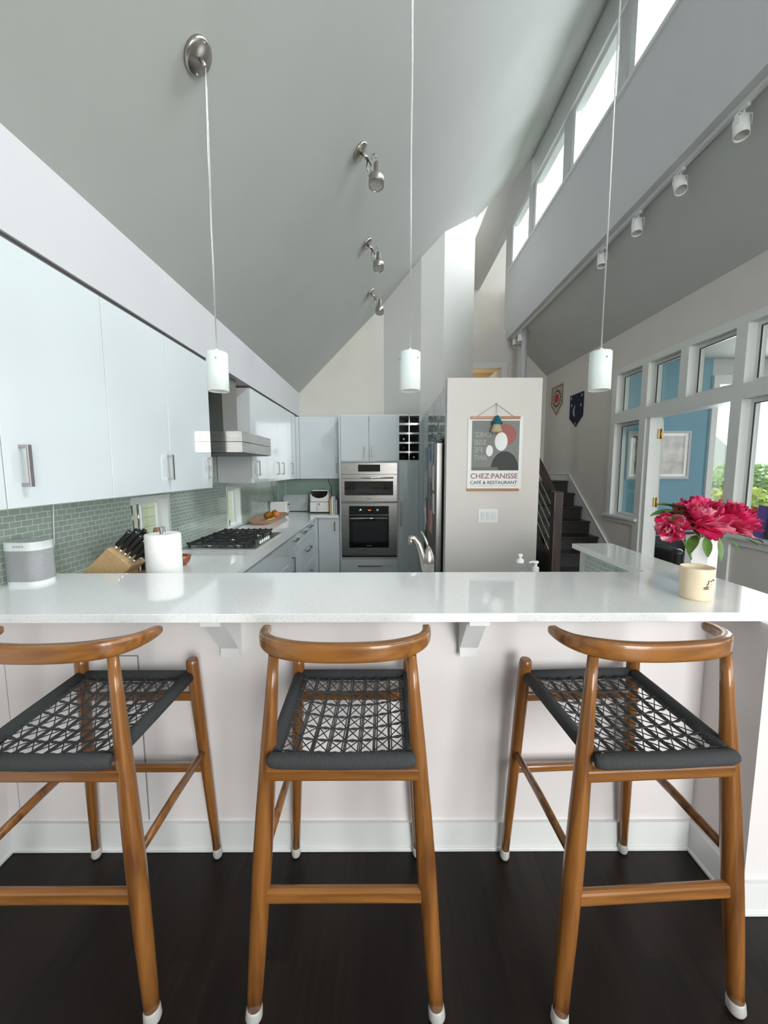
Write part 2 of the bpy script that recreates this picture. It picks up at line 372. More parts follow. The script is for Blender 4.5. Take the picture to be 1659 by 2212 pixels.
# left wall with two small windows
b = B(); ops = [(2.50, 2.95, .99, 1.365), (4.03, 4.43, .935, 1.37)]
ys = [-3.2, 2.50, 2.95, 4.03, 4.43, 6.25]
for i in range(5):
    if i in (1, 3):
        o_ = ops[i // 2]; b.box(-1.67, -1.6, ys[i], ys[i + 1], 0, o_[2]); b.box(-1.67, -1.6, ys[i], ys[i + 1], o_[3], 2.7)
    else: b.box(-1.67, -1.6, ys[i], ys[i + 1], 0, 2.7)
struct('wall_left', b, 'white')
b = B()
for y0, y1, z0, z1 in [(1.28, 2.5, .916, 1.41), (2.5, 2.95, .916, .99), (2.5, 2.95, 1.365, 1.41), (2.95, 4.03, .916, 1.41), (2.95, 3.83, 1.41, 2.31), (4.03, 4.43, .916, .935), (4.03, 4.43, 1.37, 1.41), (4.43, 6.062, .916, 1.41)]:
    b.box(-1.6, -1.592, y0, y1, z0, z1)
o = struct('wall_left_tiles', b, 'tileL', 'sage green glass mosaic tile backsplash running along the left counter', 'backsplash')
o = struct('wall_back_tiles', box(-1.592, -.61, 6.062, 6.07, .916, 1.41), 'tileB', 'sage green glass tile backsplash behind the air fryer', 'backsplash')
struct('wall_back', B().prism([(-1.75, 0), (.05, 0), (.05, roofz(.05)), (-1.75, roofz(-1.75))], 'Y', 6.07, 6.22), 'beige')
struct('wall_chase', B().prism([(.01, 6.2), (.01, 6.07), (.53, 5.83), (.85, 5.82), (1.39, 6.39), (1.39, 7.6), (.01, 7.6)], 'Z', 0, 8), 'chase')
struct('trim_1', box(-1.75, -1.25, -3.2, 6.2, 2.325, 2.72), 'white', 'plain white soffit above the left wall cabinets', 'soffit')
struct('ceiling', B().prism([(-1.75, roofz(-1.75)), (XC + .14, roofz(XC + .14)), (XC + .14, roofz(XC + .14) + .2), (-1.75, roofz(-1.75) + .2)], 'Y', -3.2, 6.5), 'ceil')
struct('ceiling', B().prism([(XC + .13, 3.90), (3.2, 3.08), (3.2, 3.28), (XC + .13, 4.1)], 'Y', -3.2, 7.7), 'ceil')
# clerestory wall
wins = [(6.6, 7.5), (5.4, 6.45), (4.22, 5.25), (3.04, 4.09), (1.86, 2.91), (.68, 1.73), (-.5, .55)]
ZS, ZH = 5.08, 5.80
b = B(); b.box(XC, XC + .14, -3.2, 7.75, 3.9, ZS); b.box(XC, XC + .14, -3.2, 6.5, ZH, 6.35)
edges = [-3.2] + [v for w_ in reversed(wins) for v in w_] + [7.75]
for i in range(0, len(edges), 2): b.box(XC, XC + .14, edges[i], edges[i + 1], ZS, ZH)
b.box(XC, XC + .14, 6.5, 7.75, ZH, 7.14); b.box(XC, XC + .14, 7.75, 11.5, 5.98, 7.14)
b.box(XC, XC + .14, 6.5, 8.0, 7.14, 9); b.box(XC, XC + .14, 8.0, 11.5, 8.4, 9); b.box(XC, XC + .14, 10.6, 11.5, 7.14, 8.4)
struct('wall_clerestory', b, 'white')
struct('trim_2', box(XC - .022, XC, -3.2, 7.56, ZS - .03, ZS + .008), 'trim', 'narrow white sill ledge under the clerestory windows', 'sill')
n = 0
for (a, c) in wins + [(8.0, 10.6)]:
    n += 1; z0, z1 = (ZS, ZH) if a < 7.9 else (7.14, 8.4)
    w_ = sthing('window_%d' % n, 'clerestory window %s' % ['farthest along the high wall', 'second from the far end of the high row', 'third from the far end of the high row', 'cut by the top edge of the view', 'nearer the viewer above the dining side', 'above the stools high on the right', 'behind the viewer', 'high beyond the end of the ceiling'][n - 1], 'window', (XC + .1, (a + c) / 2, z0))
    f = B(); t = .035
    for d, tt in ((0, .055), (.045, .035)):
        f.box(XC + .02 + d, XC + .07 + d, a, a + tt, z0, z1); f.box(XC + .02 + d, XC + .07 + d, c - tt * 1.7, c, z0, z1)
        f.box(XC + .02 + d, XC + .07 + d, a, c, z0, z0 + tt); f.box(XC + .02 + d, XC + .07 + d, a, c, z1 - tt, z1)
    build('frame', f, 'trim', w_); build('pane', box(XC + .115, XC + .12, a + .03, c - .03, z0 + .03, z1 - .03), 'glass', w_)
struct('trim_3', B().box(XC - .012, XC, -3.2, 6.5, ZH + .03, 6.16).box(XC - .02, XC, -3.2, 6.5, ZH, ZH + .035), 'trim', 'flat white head trim between the clerestory windows and the sloped ceiling', 'trim')
# upper tower beyond the ceiling end
struct('wall_tower', B().box(1.2, 3.2, 10.4, 10.5, 3.5, 9).box(1.1, 1.2, 7.6, 10.5, 4.0, 9).box(3.1, 3.2, 7.75, 10.5, 3.9, 5.98).box(1.2, 3.15, 7.75, 10.5, 3.6, 3.7), 'beige')
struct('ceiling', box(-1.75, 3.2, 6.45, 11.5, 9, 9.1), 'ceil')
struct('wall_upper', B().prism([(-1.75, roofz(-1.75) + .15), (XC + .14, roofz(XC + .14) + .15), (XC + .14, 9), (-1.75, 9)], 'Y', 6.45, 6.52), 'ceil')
# frontal wall at the landing
b = B(); b.box(1.3, 1.55, 7.6, 7.72, 0, 4.09); b.box(1.55, 2.19, 7.6, 7.72, 3.40, 4.09); b.box(1.55, 2.19, 7.6, 7.72, 0, 1.35); b.box(2.19, XC, 7.6, 7.72, 0, 4.09)
b.prism([(XC, 0), (3.05, 0), (3.05, 3.28), (XC + .14, 3.93), (XC, 3.93)], 'Y', 7.6, 7.72)
struct('wall_landing', b, 'greige')
d = sthing('door_1', 'white framed doorway at the head of the stairs above the partition wall', 'door', (1.87, 7.6, 1.35))
build('casing', B().box(1.47, 1.55, 7.575, 7.6, 1.35, 3.49).box(2.19, 2.28, 7.575, 7.6, 1.35, 3.49).box(1.55, 2.19, 7.575, 7.6, 3.40, 3.49), 'trim', d)
build('leaf', box(2.12, 2.16, 7.72, 8.35, 1.37, 3.38), 'trim', d)
struct('wall_bedroom', B().box(.8, 2.9, 8.9, 9.0, 1.2, 3.6).box(2.4, 2.5, 7.73, 9, 1.2, 3.6).box(.8, 2.5, 7.75, 9, 1.25, 1.35), 'warmwall')
p = one('support_post', B().cyl((2.39, 7.0, 0), (2.39, 7.0, 3.9), .05), 'white', 'round white post rising to the beam beyond the partition wall', 'post', loc=(2.39, 7.0, 0))
# right wall with windows and doorway (x = 3.03)
XR = 3.03; b = B()
b.box(XR, XR + .14, 5.31, 7.72, 0, 3.3); b.box(XR, XR + .14, -3.2, 5.31, 2.74, 3.3)
b.box(XR, XR + .14, 4.66, 5.31, 0, .92); b.box(XR, XR + .14, -3.2, 3.42, 0, .92)
b.box(XR, XR + .14, .6, 1.0, .92, 2.74); b.box(XR, XR + .14, -3.2, -2.9, .92, 2.74)
struct('wall_right', b, 'greige')
b = B(); T0, T1 = XR - .02, XR + .14
b.box(T0 + .001, T1 - .001, 1.0, 5.31, 2.12, 2.25); b.box(T0 + .001, XR + .02, 1.0, 5.38, 2.739, 2.81)
b.box(T0, T1, 5.27, 5.37, .9, 2.74)
for y0, y1 in ((4.66, 4.77), (4.06, 4.17), (3.42, 3.53), (2.2, 2.32)):
    b.box(T0, T1, y0, y1, 2.25 if y0 == 4.06 else 0 if y0 > 3 else .92, 2.74)
struct('trim_4', b, 'trim', 'white painted grid of posts and transom rails in the right wall', 'trim')
struct('trim_5', B().box(XR - .05, XR + .05, 4.70, 5.42, .915, .945).box(XR - .02, XR, 4.70, 5.40, .86, .915).box(XR - .05, XR + .05, 1.0, 3.44, .95, .985).box(XR - .02, XR, 1.0, 3.42, .89, .95), 'trim', 'white window sill along the right wall', 'sill')
def winR(k, y0, y1, z0, z1, lab):
    w_ = sthing('window_%d' % k, lab, 'window', (XR + .08, (y0 + y1) / 2, z0)); f = B(); t = .035; a0, a1 = XR + .06, XR + .11
    f.box(a0, a1, y0, y0 + t, z0, z1).box(a0, a1, y1 - t, y1, z0, z1).box(a0, a1, y0, y1, z0, z0 + t).box(a0, a1, y0, y1, z1 - t, z1)
    build('frame', f, 'trim', w_); build('gasket', B().box(a0 - .003, a0 + .005, y1 - t - .008, y1 - t, z0 + t, z1 - t).box(a0 - .003, a0 + .005, y0 + t, y1 - t, z1 - t - .008, z1 - t), 'black', w_)
    build('pane', box(XR + .083, XR + .088, y0 + .03, y1 - .03, z0 + .03, z1 - .03), 'glass', w_)
winR(9, 4.77, 5.27, 2.25, 2.74, 'small transom window at the far end of the right wall')
winR(10, 4.17, 4.66, 2.25, 2.74, 'transom window above the hinge side of the open doorway')
winR(11, 3.53, 4.06, 2.25, 2.74, 'transom window above the doorway where a white ceiling shows')
winR(12, 2.32, 3.42, 2.25, 2.74, 'transom window at the right edge of the photo')
winR(13, 4.77, 5.27, .945, 2.12, 'tall narrow window left of the open doorway')
winR(14, 2.32, 3.42, .985, 2.12, 'large window above the sill with the leaning books')
winR(15, 1.0, 2.2, .985, 2.12, 'window of the right wall nearer the viewer')
# open glazed door of the blue room
d = sthing('door_2', 'white door leaf folded back into the blue room on brass hinges', 'door', (3.17, 4.60, 0))
rz = Matrix.Rotation(math.atan2(.80, .56), 3, 'Z')
def L(bb):
    for v in bb.bm.verts: v.co = Vector((3.17, 4.62, 0)) + rz @ v.co
    return bb
build('leaf', L(B().box(0, .11, -.02, .02, .02, 2.10).box(.74, .85, -.02, .02, .02, 2.10).box(.11, .74, -.02, .02, 1.98, 2.10).box(.11, .74, -.02, .02, .02, .26)), 'trim', d)
build('pane', L(B().box(.11, .74, -.003, .003, .26, 1.98)), 'glass', d)
for z in (1.88, 1.10, .3): build('hinge', B().box(3.125, 3.185, 4.590, 4.602, z, z + .11).cyl((3.155, 4.588, z), (3.155, 4.588, z + .11), .009, seg=10), 'brass', d)
build('jamb', B().box(3.03, 3.17, 4.60, 4.66, 0, 2.12), 'trim', d)
# blue room
struct('wall_blue', box(3.17, 4.42, 5.5, 5.6, 0, 3.05), 'blue')
b = B().box(4.42, 9, 5.5, 5.6, 0, .55).box(4.42, 9, 5.5, 5.6, 2.72, 3.05).box(6.2, 9, 5.5, 5.6, .55, 2.72).box(8.9, 9, -1, 5.6, 0, 3.05)
struct('wall_den', b, 'white')
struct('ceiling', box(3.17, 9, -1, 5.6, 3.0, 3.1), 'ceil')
w_ = sthing('window_16', 'tall garden window beside the blue wall', 'window', (5.3, 5.5, .55)); f = B()
for x0, x1, z0, z1 in ((4.42, 4.50, .5, 2.78), (6.12, 6.2, .5, 2.78), (4.42, 6.2, 2.66, 2.78), (4.42, 6.2, .5, .6)): f.box(x0, x1, 5.46, 5.6, z0, z1)
build('frame', f, 'trim', w_); build('pane', box(4.5, 6.12, 5.54, 5.545, .6, 2.66), 'glass', w_)
winR(20, -2.9, .6, .92, 2.74, 'unseen side window added behind the viewer for the fill light')  # window added out of view to go with the side fill lamp
# rear of the room, unseen: window opening placed and sized for the fill light
b = B().box(-1.75, .8, -3.3, -3.2, 0, 6.5).box(2.7, 3.2, -3.3, -3.2, 0, 6.5).box(.8, 2.7, -3.3, -3.2, 3.3, 6.5).box(.8, 2.7, -3.3, -3.2, 0, .1)
struct('wall_rear', b, 'beige')
w_ = sthing('window_17', 'unseen window behind the viewer, placed and sized for the fill light', 'window', (.7, -3.25, .1)); f = B()
for x in (.8, 1.7, 2.6): f.box(x, x + .1, -3.3, -3.2, .1, 3.3)
f.box(.8, 2.7, -3.3, -3.2, .1, .2).box(.8, 2.7, -3.3, -3.2, 3.2, 3.3); build('frame', f, 'trim', w_)
# outside
tag(build('lawn', box(-12, 26, -14, 30, -.35, -.12), 'lawn'), 'green lawn outside the garden window', 'lawn', kind='stuff')
def leaves(nm, n, x0, x1, y0, y1, z0, z1, sz, m_, lab, dens=1):
    b = B()
    for _ in range(n):
        c = Vector((random.uniform(x0, x1), random.uniform(y0, y1), z0 + (z1 - z0) * random.random() ** .8))
        u = Vector((random.gauss(0, 1), random.gauss(0, 1), random.gauss(0, 1))).normalized(); v = u.orthogonal().normalized(); s_ = sz * random.uniform(.6, 1.3)
        b._faces([c - u * s_, c + v * s_ * .45, c + u * s_, c - v * s_ * .45], [(0, 1, 2, 3)])
    tag(build(nm, b, m_), lab, 'hedge', kind='stuff')
leaves('hedge', 5200, 6.6, 11, 8.4, 9.3, -.02, 1.62, .075, 'hedge', 'dense green hedge seen through the garden window')
leaves('shrub', 700, 6.3, 7.2, 7.4, 7.9, -.02, 1.15, .09, 'hedge2', 'bright yellow-green shrub in front of the hedge')
h = B().prism([(9.5, -.1), (13.6, -.1), (13.6, 1.7), (9.5, 5.2)], 'Y', 15, 19); one('neighbour_house', h, 'house', 'pale grey gabled house beyond the hedge', 'house')
b = box(-3.65, -3.55, .5, 14, -.1, 2.4)
for i in range(17): b.box(-3.56, -3.54, .5, 14, i * .14, i * .14 + .12)
one('garden_wall', b, 'siding', 'cream clad outside wall seen through the two small backsplash windows', 'wall')
# small windows in the left wall
for k, (y0, y1, z0, z1) in enumerate(ops):
    w_ = sthing('window_%d' % (18 + k), ['small backsplash window behind the knife block', 'small backsplash window beyond the cooktop'][k], 'window', (-1.65, (y0 + y1) / 2, z0)); f = B()
    f.box(-1.669, -1.588, y0, y0 + .03, z0, z1).box(-1.669, -1.588, y1 - .03, y1, z0, z1).box(-1.669, -1.588, y0, y1, z0, z0 + .028).box(-1.669, -1.588, y0, y1, z1 - .03, z1)
    f.box(-1.668, -1.650, y0 + .03, y0 + .055, z0, z1).box(-1.668, -1.650, y1 - .06, y1 - .03, z0, z1).box(-1.668, -1.650, y0, y1, z1 - .06, z1)
    if k == 0: f.box(-1.667, -1.652, (y0 + y1) / 2 - .02, (y0 + y1) / 2 - .005, z0, z1)
    build('frame', f, 'trim', w_); build('pane', box(-1.664, -1.661, y0 + .03, y1 - .03, z0 + .02, z1 - .03), 'glass', w_)

# ------------------------------------------------------------------ breakfast bar
BX0, BX1 = -1.592, 1.245
struct('wall_bar', B().box(-1.6, BX1, 1.475, 1.77, 0, 1.037).box(BX1, 1.43, 1.235, 2.48, 0, 1.037).box(-1.6, -1.52, .2, 1.475, 0, 1.037), 'barwall', 'white painted knee wall under the breakfast bar', 'wall')
def basebd(name, pts):
    b = B()
    for x0, x1, y0, y1, dx, dy in pts:
        b.box(x0, x1, y0, y1, 0, .125); b.box(x0 - dx * .006, x1 + dx * .006, y0 - dy * .006, y1 + dy * .006, 0, .018, .004)
    struct(name, b, 'trim', None, 'baseboard')
basebd('baseboard_bar', [(-1.52, 1.245, 1.461, 1.476, 0, 1), (1.230, 1.246, 1.222, 1.47, 1, 0), (1.230, 1.44, 1.221, 1.236, 0, 1), (-1.521, -1.506, .2, 1.47, 1, 0)])
t = thing('bar_countertop', 'long white speckled quartz bar top in front of the stools', 'countertop', (0, 1.5, 1.037))
build('slab', B().prism([(-1.592, 1.27), (1.455, 1.27), (1.455, 2.51), (1.205, 2.51), (1.205, 1.80), (-1.592, 1.80)], 'Z', 1.037, 1.067), 'quartz', t)
md = t.children[0].modifiers.new('b', 'BEVEL'); md.width = .002; md.segments = 2
struct('wall_wing_tiles', box(1.237, 1.245, 1.81, 2.40, .916, 1.037), 'tileL', 'pale green tiles under the return of the bar top', 'backsplash')
for x0, lab in ((-.616, 'left'), (.287, 'right')):
    bb = B().prism([(1.474, 1.036), (1.285, 1.036), (1.285, 1.018), (1.315, 1.018), (1.44, .87), (1.44, .835), (1.474, .835)], 'X', x0, x0 + .068)
    one('shelf_bracket', bb, 'trim', 'white bracket under the bar top, %s' % ('between the left and middle stools' if x0 < 0 else 'just right of the middle stool'), 'bracket', 'brackets under the bar top', loc=(x0 + .034, 1.474, .93))
t = thing('access_panel', 'flush white access panel in the bar wall behind the left stool', 'panel', (-1.21, 1.475, .14))
build('gap', box(-1.473, -.951, 1.4735, 1.475, .13, .828), 'seam', t); build('panel', box(-1.469, -.955, 1.472, 1.4745, .13, .824), 'barwall', t)

# ------------------------------------------------------------------ stools
FR = Vector
def stool_proto():
    t = thing('bar_stool', '', 'stool', (0, 0, 0), 'walnut bar stools at the breakfast bar')
    def P(a, b, f): return Vector(a).lerp(Vector(b), f)
    nt_, nb_ = lambda s: (s * .184, .057, 1.05), lambda s: (s * .258, 0, 0)
    ft_, fb_ = lambda s: (s * .203, .436, .852), lambda s: (s * .243, .478, 0)
    def cap(c, lean, r, par):
        c = Vector(c); d = Vector(lean)
        build('foot_cap', B().tube([c + d * .004 + Vector((0, 0, .0)), c + d * .006, c + d * .016, c + d * .04, c + d * .046], [r * .75, r * 1.0, r * 1.22, r * 1.14, r * 1.06], 20), 'rubber', par)
    for s in (-1, 1):
        a, c = nb_(s), nt_(s); zs = [.012, .1, .25, .45, .62, .8, .95, 1.048]; rs = [.0195, .0215, .0245, .0265, .025, .0212, .0165, .0135]
        lg = build('leg', B().tube([P(a, c, z / 1.05) for z in zs], rs, 22), 'wood', t); cap(a, (Vector(c) - Vector(a)) / 1.05, .0195, lg)
        a, c = fb_(s), ft_(s); zs = [.012, .2, .45, .65, .835, .848, .852]; rs = [.0148, .0175, .0205, .022, .0222, .0205, .017]
        lg = build('leg', B().tube([P(a, c, z / .852) for z in zs], rs, 22), 'wood', t); cap(a, (Vector(c) - Vector(a)) / .852, .0148, lg)
    ctl = [(-.237, .185), (-.234, .145), (-.222, .105), (-.2, .075), (-.165, .048), (-.115, .029), (-.06, .02), (0, .017)]
    ctl = ctl + [(-x, y) for x, y in reversed(ctl[:-1])]
    # smooth the plan curve
    pts = []
    for i in range(len(ctl) - 1):
        p0 = Vector(ctl[max(i - 1, 0)]); p1 = Vector(ctl[i]); p2 = Vector(ctl[i + 1]); p3 = Vector(ctl[min(i + 2, len(ctl) - 1)])
        for k in range(4):
            f = k / 4; pts.append(.5 * ((2 * p1) + (p2 - p0) * f + (2 * p0 - 5 * p1 + 4 * p2 - p3) * f * f + (3 * p1 - p0 - 3 * p2 + p3) * f ** 3))
    pts.append(Vector(ctl[-1])); N = len(pts); hs = []; ws = []
    for i in range(N):
        e = min(i, N - 1 - i) / (N / 2); hs.append(.026 + .024 * min(1, e * 1.8)); ws.append(.023 + .008 * min(1, e * 2.2))
    hs[0] *= .8; hs[-1] *= .8
    build('backrest', B().sweep([(p.x, p.y, 1.069 + .003 * (1 - min(1, abs(i - N / 2) / (N / 2) * 1.0))) for i, p in enumerate(pts)], ws, hs, 24, 4.5), 'woodx', t)
    build('seat_rail', box(-.208, .208, .017, .040, .712, .747, .006), 'woodx', t)
    build('seat_rail', box(-.205, .205, .428, .446, .690, .722, .006), 'woodx', t)
    build('stretcher', box(-.235, .235, .005, .028, .357, .400, .008), 'woodx', t)
    build('stretcher', box(-.225, .225, .448, .468, .388, .418, .007), 'woodx', t)
    for s in (-1, 1): build('stretcher', B().tube([(s * .222, .02, .475), (s * .222, .24, .48), (s * .222, .462, .475)], [.0125, .0145, .0125], 14, scale=(.8, 1.15)), 'wood', t)
    Z = .783
    st = build('seat', B().tube([(-.192, .010, Z), (-.188, .009, Z), (-.170, .006, Z), (0, .003, Z), (.170, .006, Z), (.188, .009, Z), (.192, .010, Z)], [.013, .017, .0195, .0203, .0195, .017, .013], 20), 'ropex', t)
    build('wrap', B().tube([(-.2, .436, Z + .004), (0, .44, Z + .002), (.2, .436, Z + .004)], .019, 16), 'ropex', st)
    for s in (-1, 1): build('wrap', B().tube([(s * .186, .030, Z), (s * .192, .2, Z + .004), (s * .198, .412, Z + .008)], .0195, 16), 'ropey', st)
    # open cord weave: stacked bands, cross bands and diagonals
    w = B(); X0, X1, Y0, Y1 = -.19, .19, .0, .435; nx, ny = 9, 7
    def sag(x, y):
        u = (x - X0) / (X1 - X0); v = (y - Y0) / (Y1 - Y0); return Z + .006 - .022 * math.sin(PI * u) * math.sin(PI * v)
    rc = .0021
    def line(a, c, dz=0, n=7, r=rc):
        pp = []
        for k in range(n):
            f = k / (n - 1); x = a[0] + (c[0] - a[0]) * f; y = a[1] + (c[1] - a[1]) * f; pp.append((x, y, sag(x, y) + dz))
        w.tube(pp, r, 5, cap=False)
    gx = [X0 + (X1 - X0) * (i + .5) / nx for i in range(nx)]; gy = [Y0 + (Y1 - Y0) * (j + .6) / (ny + .2) for j in range(ny)]
    for x in gx:
        for k in (-1, 0, 1): line((x + k * .0048 + random.uniform(-.0015, .0015), Y0), (x + k * .0048 + random.uniform(-.0015, .0015), Y1), 0)
    for j, y in enumerate(gy):
        for k in (-1, .1, 1):
            pp = []
            for q in range(2 * nx + 1):
                f = q / (2 * nx); x = X0 + (X1 - X0) * f; yy = y + k * .0042 * (1 if q % 2 == 0 else -.6) - .010 * math.sin(PI * f) + random.uniform(-.001, .001)
                pp.append((x, yy, sag(x, yy) + .003))
            w.tube(pp, rc, 5, cap=False)
    xs_ = [X0] + [(gx[i] + gx[i + 1]) / 2 for i in range(nx - 1)] + [X1]
    yy_ = [Y0] + [(gy[j] + gy[j + 1]) / 2 for j in range(ny - 1)] + [Y1]
    for i in range(len(gx) - 1):
        for j in range(len(yy_) - 1):
            ya = Y0 if j == 0 else gy[j - 1]; yb = Y1 if j == len(gy) else gy[j]; q_ = lambda: random.uniform(-.004, .004)
            line((gx[i] + q_(), ya + q_()), (gx[i + 1] + q_(), yb + q_()), .002, 3, .0017); line((gx[i + 1] + q_(), ya + q_()), (gx[i] + q_(), yb + q_()), -.002, 3, .0017)
    for j in range(len(yy_) - 1):
        for xa, xb in ((X0, gx[0]), (gx[-1], X1)):
            line((xa, yy_[j]), (xb, yy_[j + 1]), .001, 3, .0017); line((xb, yy_[j]), (xa, yy_[j + 1]), -.001, 3, .0017)
    build('woven_cord', w, 'cord', st)
    return t
def copy_tree(o, parent=None):
    c = o.copy(); COL.objects.link(c)
    if parent: c.parent = parent
    for ch in list(o.children): copy_tree(ch, c)
    return c
proto = stool_proto()
spots = [(-.111, .962, 0, 'walnut bar stool in the middle, square to the bar between the two brackets'),
         (-.908, .960, 0, 'walnut bar stool on the left, cut off by the left edge of the photo'),
         (.742, .962, math.radians(2.8), 'walnut bar stool on the right, below the vase of peonies')]
for i, (x, y, r, lab) in enumerate(spots):
    s = proto if i == 0 else copy_tree(proto); s.location = (x, y, 0); s.rotation_euler = (0, 0, r); s['label'] = lab

# ------------------------------------------------------------------ cabinets
def handle_v(x, y, z0, z1, parent, dirx=1, diry=0, t=.012, out=.035):
    # vertical bar handle standing off a face whose outward direction is (dirx, diry)
    b = B(); w = t / 2
    ox, oy = dirx * out, diry * out
    def bx(cx0, cx1, cy0, cy1, a, c): b.box(min(cx0, cx1), max(cx0, cx1), min(cy0, cy1), max(cy0, cy1), a, c, .001, 1)
    if dirx:
        bx(x + ox - dirx * .008, x + ox, y - w * 1.4, y + w * 1.4, z0, z1)
        bx(x, x + ox, y - w, y + w, z0, z0 + t); bx(x, x + ox, y - w, y + w, z1 - t, z1)
    else:
        bx(x - w * 1.4, x + w * 1.4, y + oy, y + oy - diry * .008, z0, z1)
        bx(x - w, x + w, y, y + oy, z0, z0 + t); bx(x - w, x + w, y, y + oy, z1 - t, z1)
    return build('handle', b, 'handle', parent)
def handle_h(x, y, z, ln, parent, axis, out=.035, sgn=1, t=.012):
    b = B()
    if axis == 'Y':   # runs along Y on a face looking +x
        b.box(x + sgn * (out - .008), x + sgn * out, y - ln / 2, y + ln / 2, z - .008, z + .008)
        for e in (-1, 1): b.box(min(x, x + sgn * out), max(x, x + sgn * out), y + e * (ln / 2 - t / 2) - t / 2, y + e * (ln / 2 - t / 2) + t / 2, z - .006, z + .006)
    else:
        b.box(x - ln / 2, x + ln / 2, y - out, y - out + .008, z - .008, z + .008)
        for e in (-1, 1): b.box(x + e * (ln / 2 - t / 2) - t / 2, x + e * (ln / 2 - t / 2) + t / 2, y - out, y, z - .006, z + .006)
    return build('handle', b, 'handle', parent)
FX = -1.25; G = .0022
def upper(y0, y1, doors, lab):
    t = thing('wall_cabinet', lab, 'cabinet', (-1.43, (y0 + y1) / 2, 1.416), 'glossy white wall cabinets on the left wall')
    build('body', box(-1.590, FX - .02, y0, y1, 1.416, 2.305), 'cabside', t)
    for a, c, hy in doors:
        d_ = build('door', box(FX - .019, FX, a + G, c - G, 1.412, 2.303, .0012, 1), 'lacquer', t)
        handle_v(FX, hy, 1.484, 1.628, d_, 1)
upper(.28, 1.32, [(.28, .80, .74), (.80, 1.32, .86)], 'wall cabinet at the left photo edge, nearest the viewer')
upper(1.32, 1.846, [(1.32, 1.846, 1.385)], 'wall cabinet above the white speaker, big handle near its left edge')
upper(1.846, 2.36, [(1.846, 2.36, 2.325)], 'wall cabinet above the knife block')
upper(2.36, 2.92, [(2.36, 2.92, 2.86)], 'wall cabinet just left of the range hood')
upper(3.84, 4.78, [(3.84, 4.31, 3.955), (4.31, 4.78, 4.69)], 'wall cabinet just right of the range hood')
upper(4.78, 5.74, [(4.78, 5.26, 4.92), (5.26, 5.74, 5.41)], 'wall cabinet at the far end of the left wall')
t = thing('corner_cabinet', 'single-door corner wall cabinet above the air fryer', 'cabinet', (-.92, 5.9, 1.412))
build('body', box(-1.25, -.615, 5.76, 6.06, 1.414, 2.286), 'cabside', t)
d_ = build('door', box(-1.195, -.615, 5.74, 5.759, 1.412, 2.286, .0012, 1), 'lacquer', t); handle_v(-.666, 5.74, 1.49, 1.635, d_, 0, -1)
build('filler', box(-1.25, -1.20, 5.745, 5.759, 1.412, 2.286), 'lacquer', t)
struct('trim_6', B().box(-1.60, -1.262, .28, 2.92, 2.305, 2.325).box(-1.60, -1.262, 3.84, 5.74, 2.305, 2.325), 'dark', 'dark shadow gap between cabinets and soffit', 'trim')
# base run, left
CX = -.93
def base(y0, y1, fronts, lab, cat='cabinet'):
    t = thing('base_cabinet', lab, cat, (-1.26, (y0 + y1) / 2, 0), 'glossy base cabinets along the left wall')
    build('body', box(-1.595, CX - .02, y0, y1, .10, .884), 'cabside', t); build('toe_kick', box(-1.595, CX - .08, y0, y1, 0, .10), 'dark', t)
    for nm, a, c, z0, z1, hd in fronts:
        d_ = build(nm, box(CX - .019, CX, a + G, c - G, z0 + G, z1 - G, .0012, 1), 'lacquer', t)
        if hd: (handle_v(CX, hd[1], hd[2], hd[3], d_, 1) if hd[0] == 'v' else handle_h(CX, hd[1], hd[2], hd[3], d_, 'Y'))
base(2.42, 3.05, [('drawer', 2.42, 3.05, .62, .88, None), ('drawer', 2.42, 3.05, .10, .62, ('h', 2.73, .5, .3))], 'base cabinet nearest the bar, left of the cooktop')
base(3.05, 3.86, [('drawer', 3.05, 3.86, .62, .88, None), ('drawer', 3.05, 3.86, .36, .62, ('h', 3.45, .56, .3)), ('drawer', 3.05, 3.86, .10, .36, ('h', 3.45, .3, .3))], 'base cabinet with wide drawers under the cooktop')
base(3.86, 4.33, [('drawer', 3.86, 4.33, .70, .88, ('h', 4.12, .81, .16)), ('door', 3.86, 4.33, .10, .70, ('v', 3.96, .50, .66))], 'narrow base cabinet with one drawer over a door')
base(4.33, 5.30, [('drawer', 4.33, 4.79, .72, .88, ('h', 4.57, .82, .16)), ('drawer', 4.79, 5.30, .72, .88, ('h', 4.97, .83, .16)), ('drawer', 4.33, 5.30, .40, .72, ('h', 4.82, .575, .3)), ('drawer', 4.33, 5.30, .10, .40, ('h', 4.82, .27, .3))], 'base cabinet with two small drawers over wide ones')
t = thing('corner_base_cabinet', 'base cabinet door facing the viewer in the far left corner', 'cabinet', (-1.1, 5.7, 0))
build('body', B().box(-1.595, -.95, 5.30, 6.06, .1, .884).box(-.95, -.61, 5.46, 6.06, .1, .884), 'cabside', t)
d_ = build('door', box(-.90, -.618, 5.44, 5.459, .102, .880, .0012, 1), 'lacquer', t); handle_v(-.672, 5.44, .70, .83, d_, 0, -1)
build('filler', box(-.945, -.904, 5.305, 5.459, .102, .88), 'lacquer', t); build('toe_kick', B().box(-1.595, -1.0, 5.35, 6.06, 0, .1).box(-1.0, -.61, 5.52, 6.06, 0, .1), 'dark', t)
t = thing('sink_cabinet', 'base cabinet behind the bar below the sink', 'cabinet', (0, 2.1, 0)); build('body', box(-1.59, 1.235, 1.775, 2.36, 0, .884), 'cabside', t)
cb = B().prism([(-1.592, 1.775), (1.236, 1.775), (1.236, 2.385), (-.905, 2.385), (-.905, 5.415), (-.612, 5.415), (-.612, 6.06), (-1.592, 6.06)], 'Z', .884, .914)
one('kitchen_countertop', cb, 'quartz', 'low white quartz countertop running from the sink past the cooktop', 'countertop', loc=(-1.25, 4, .884))
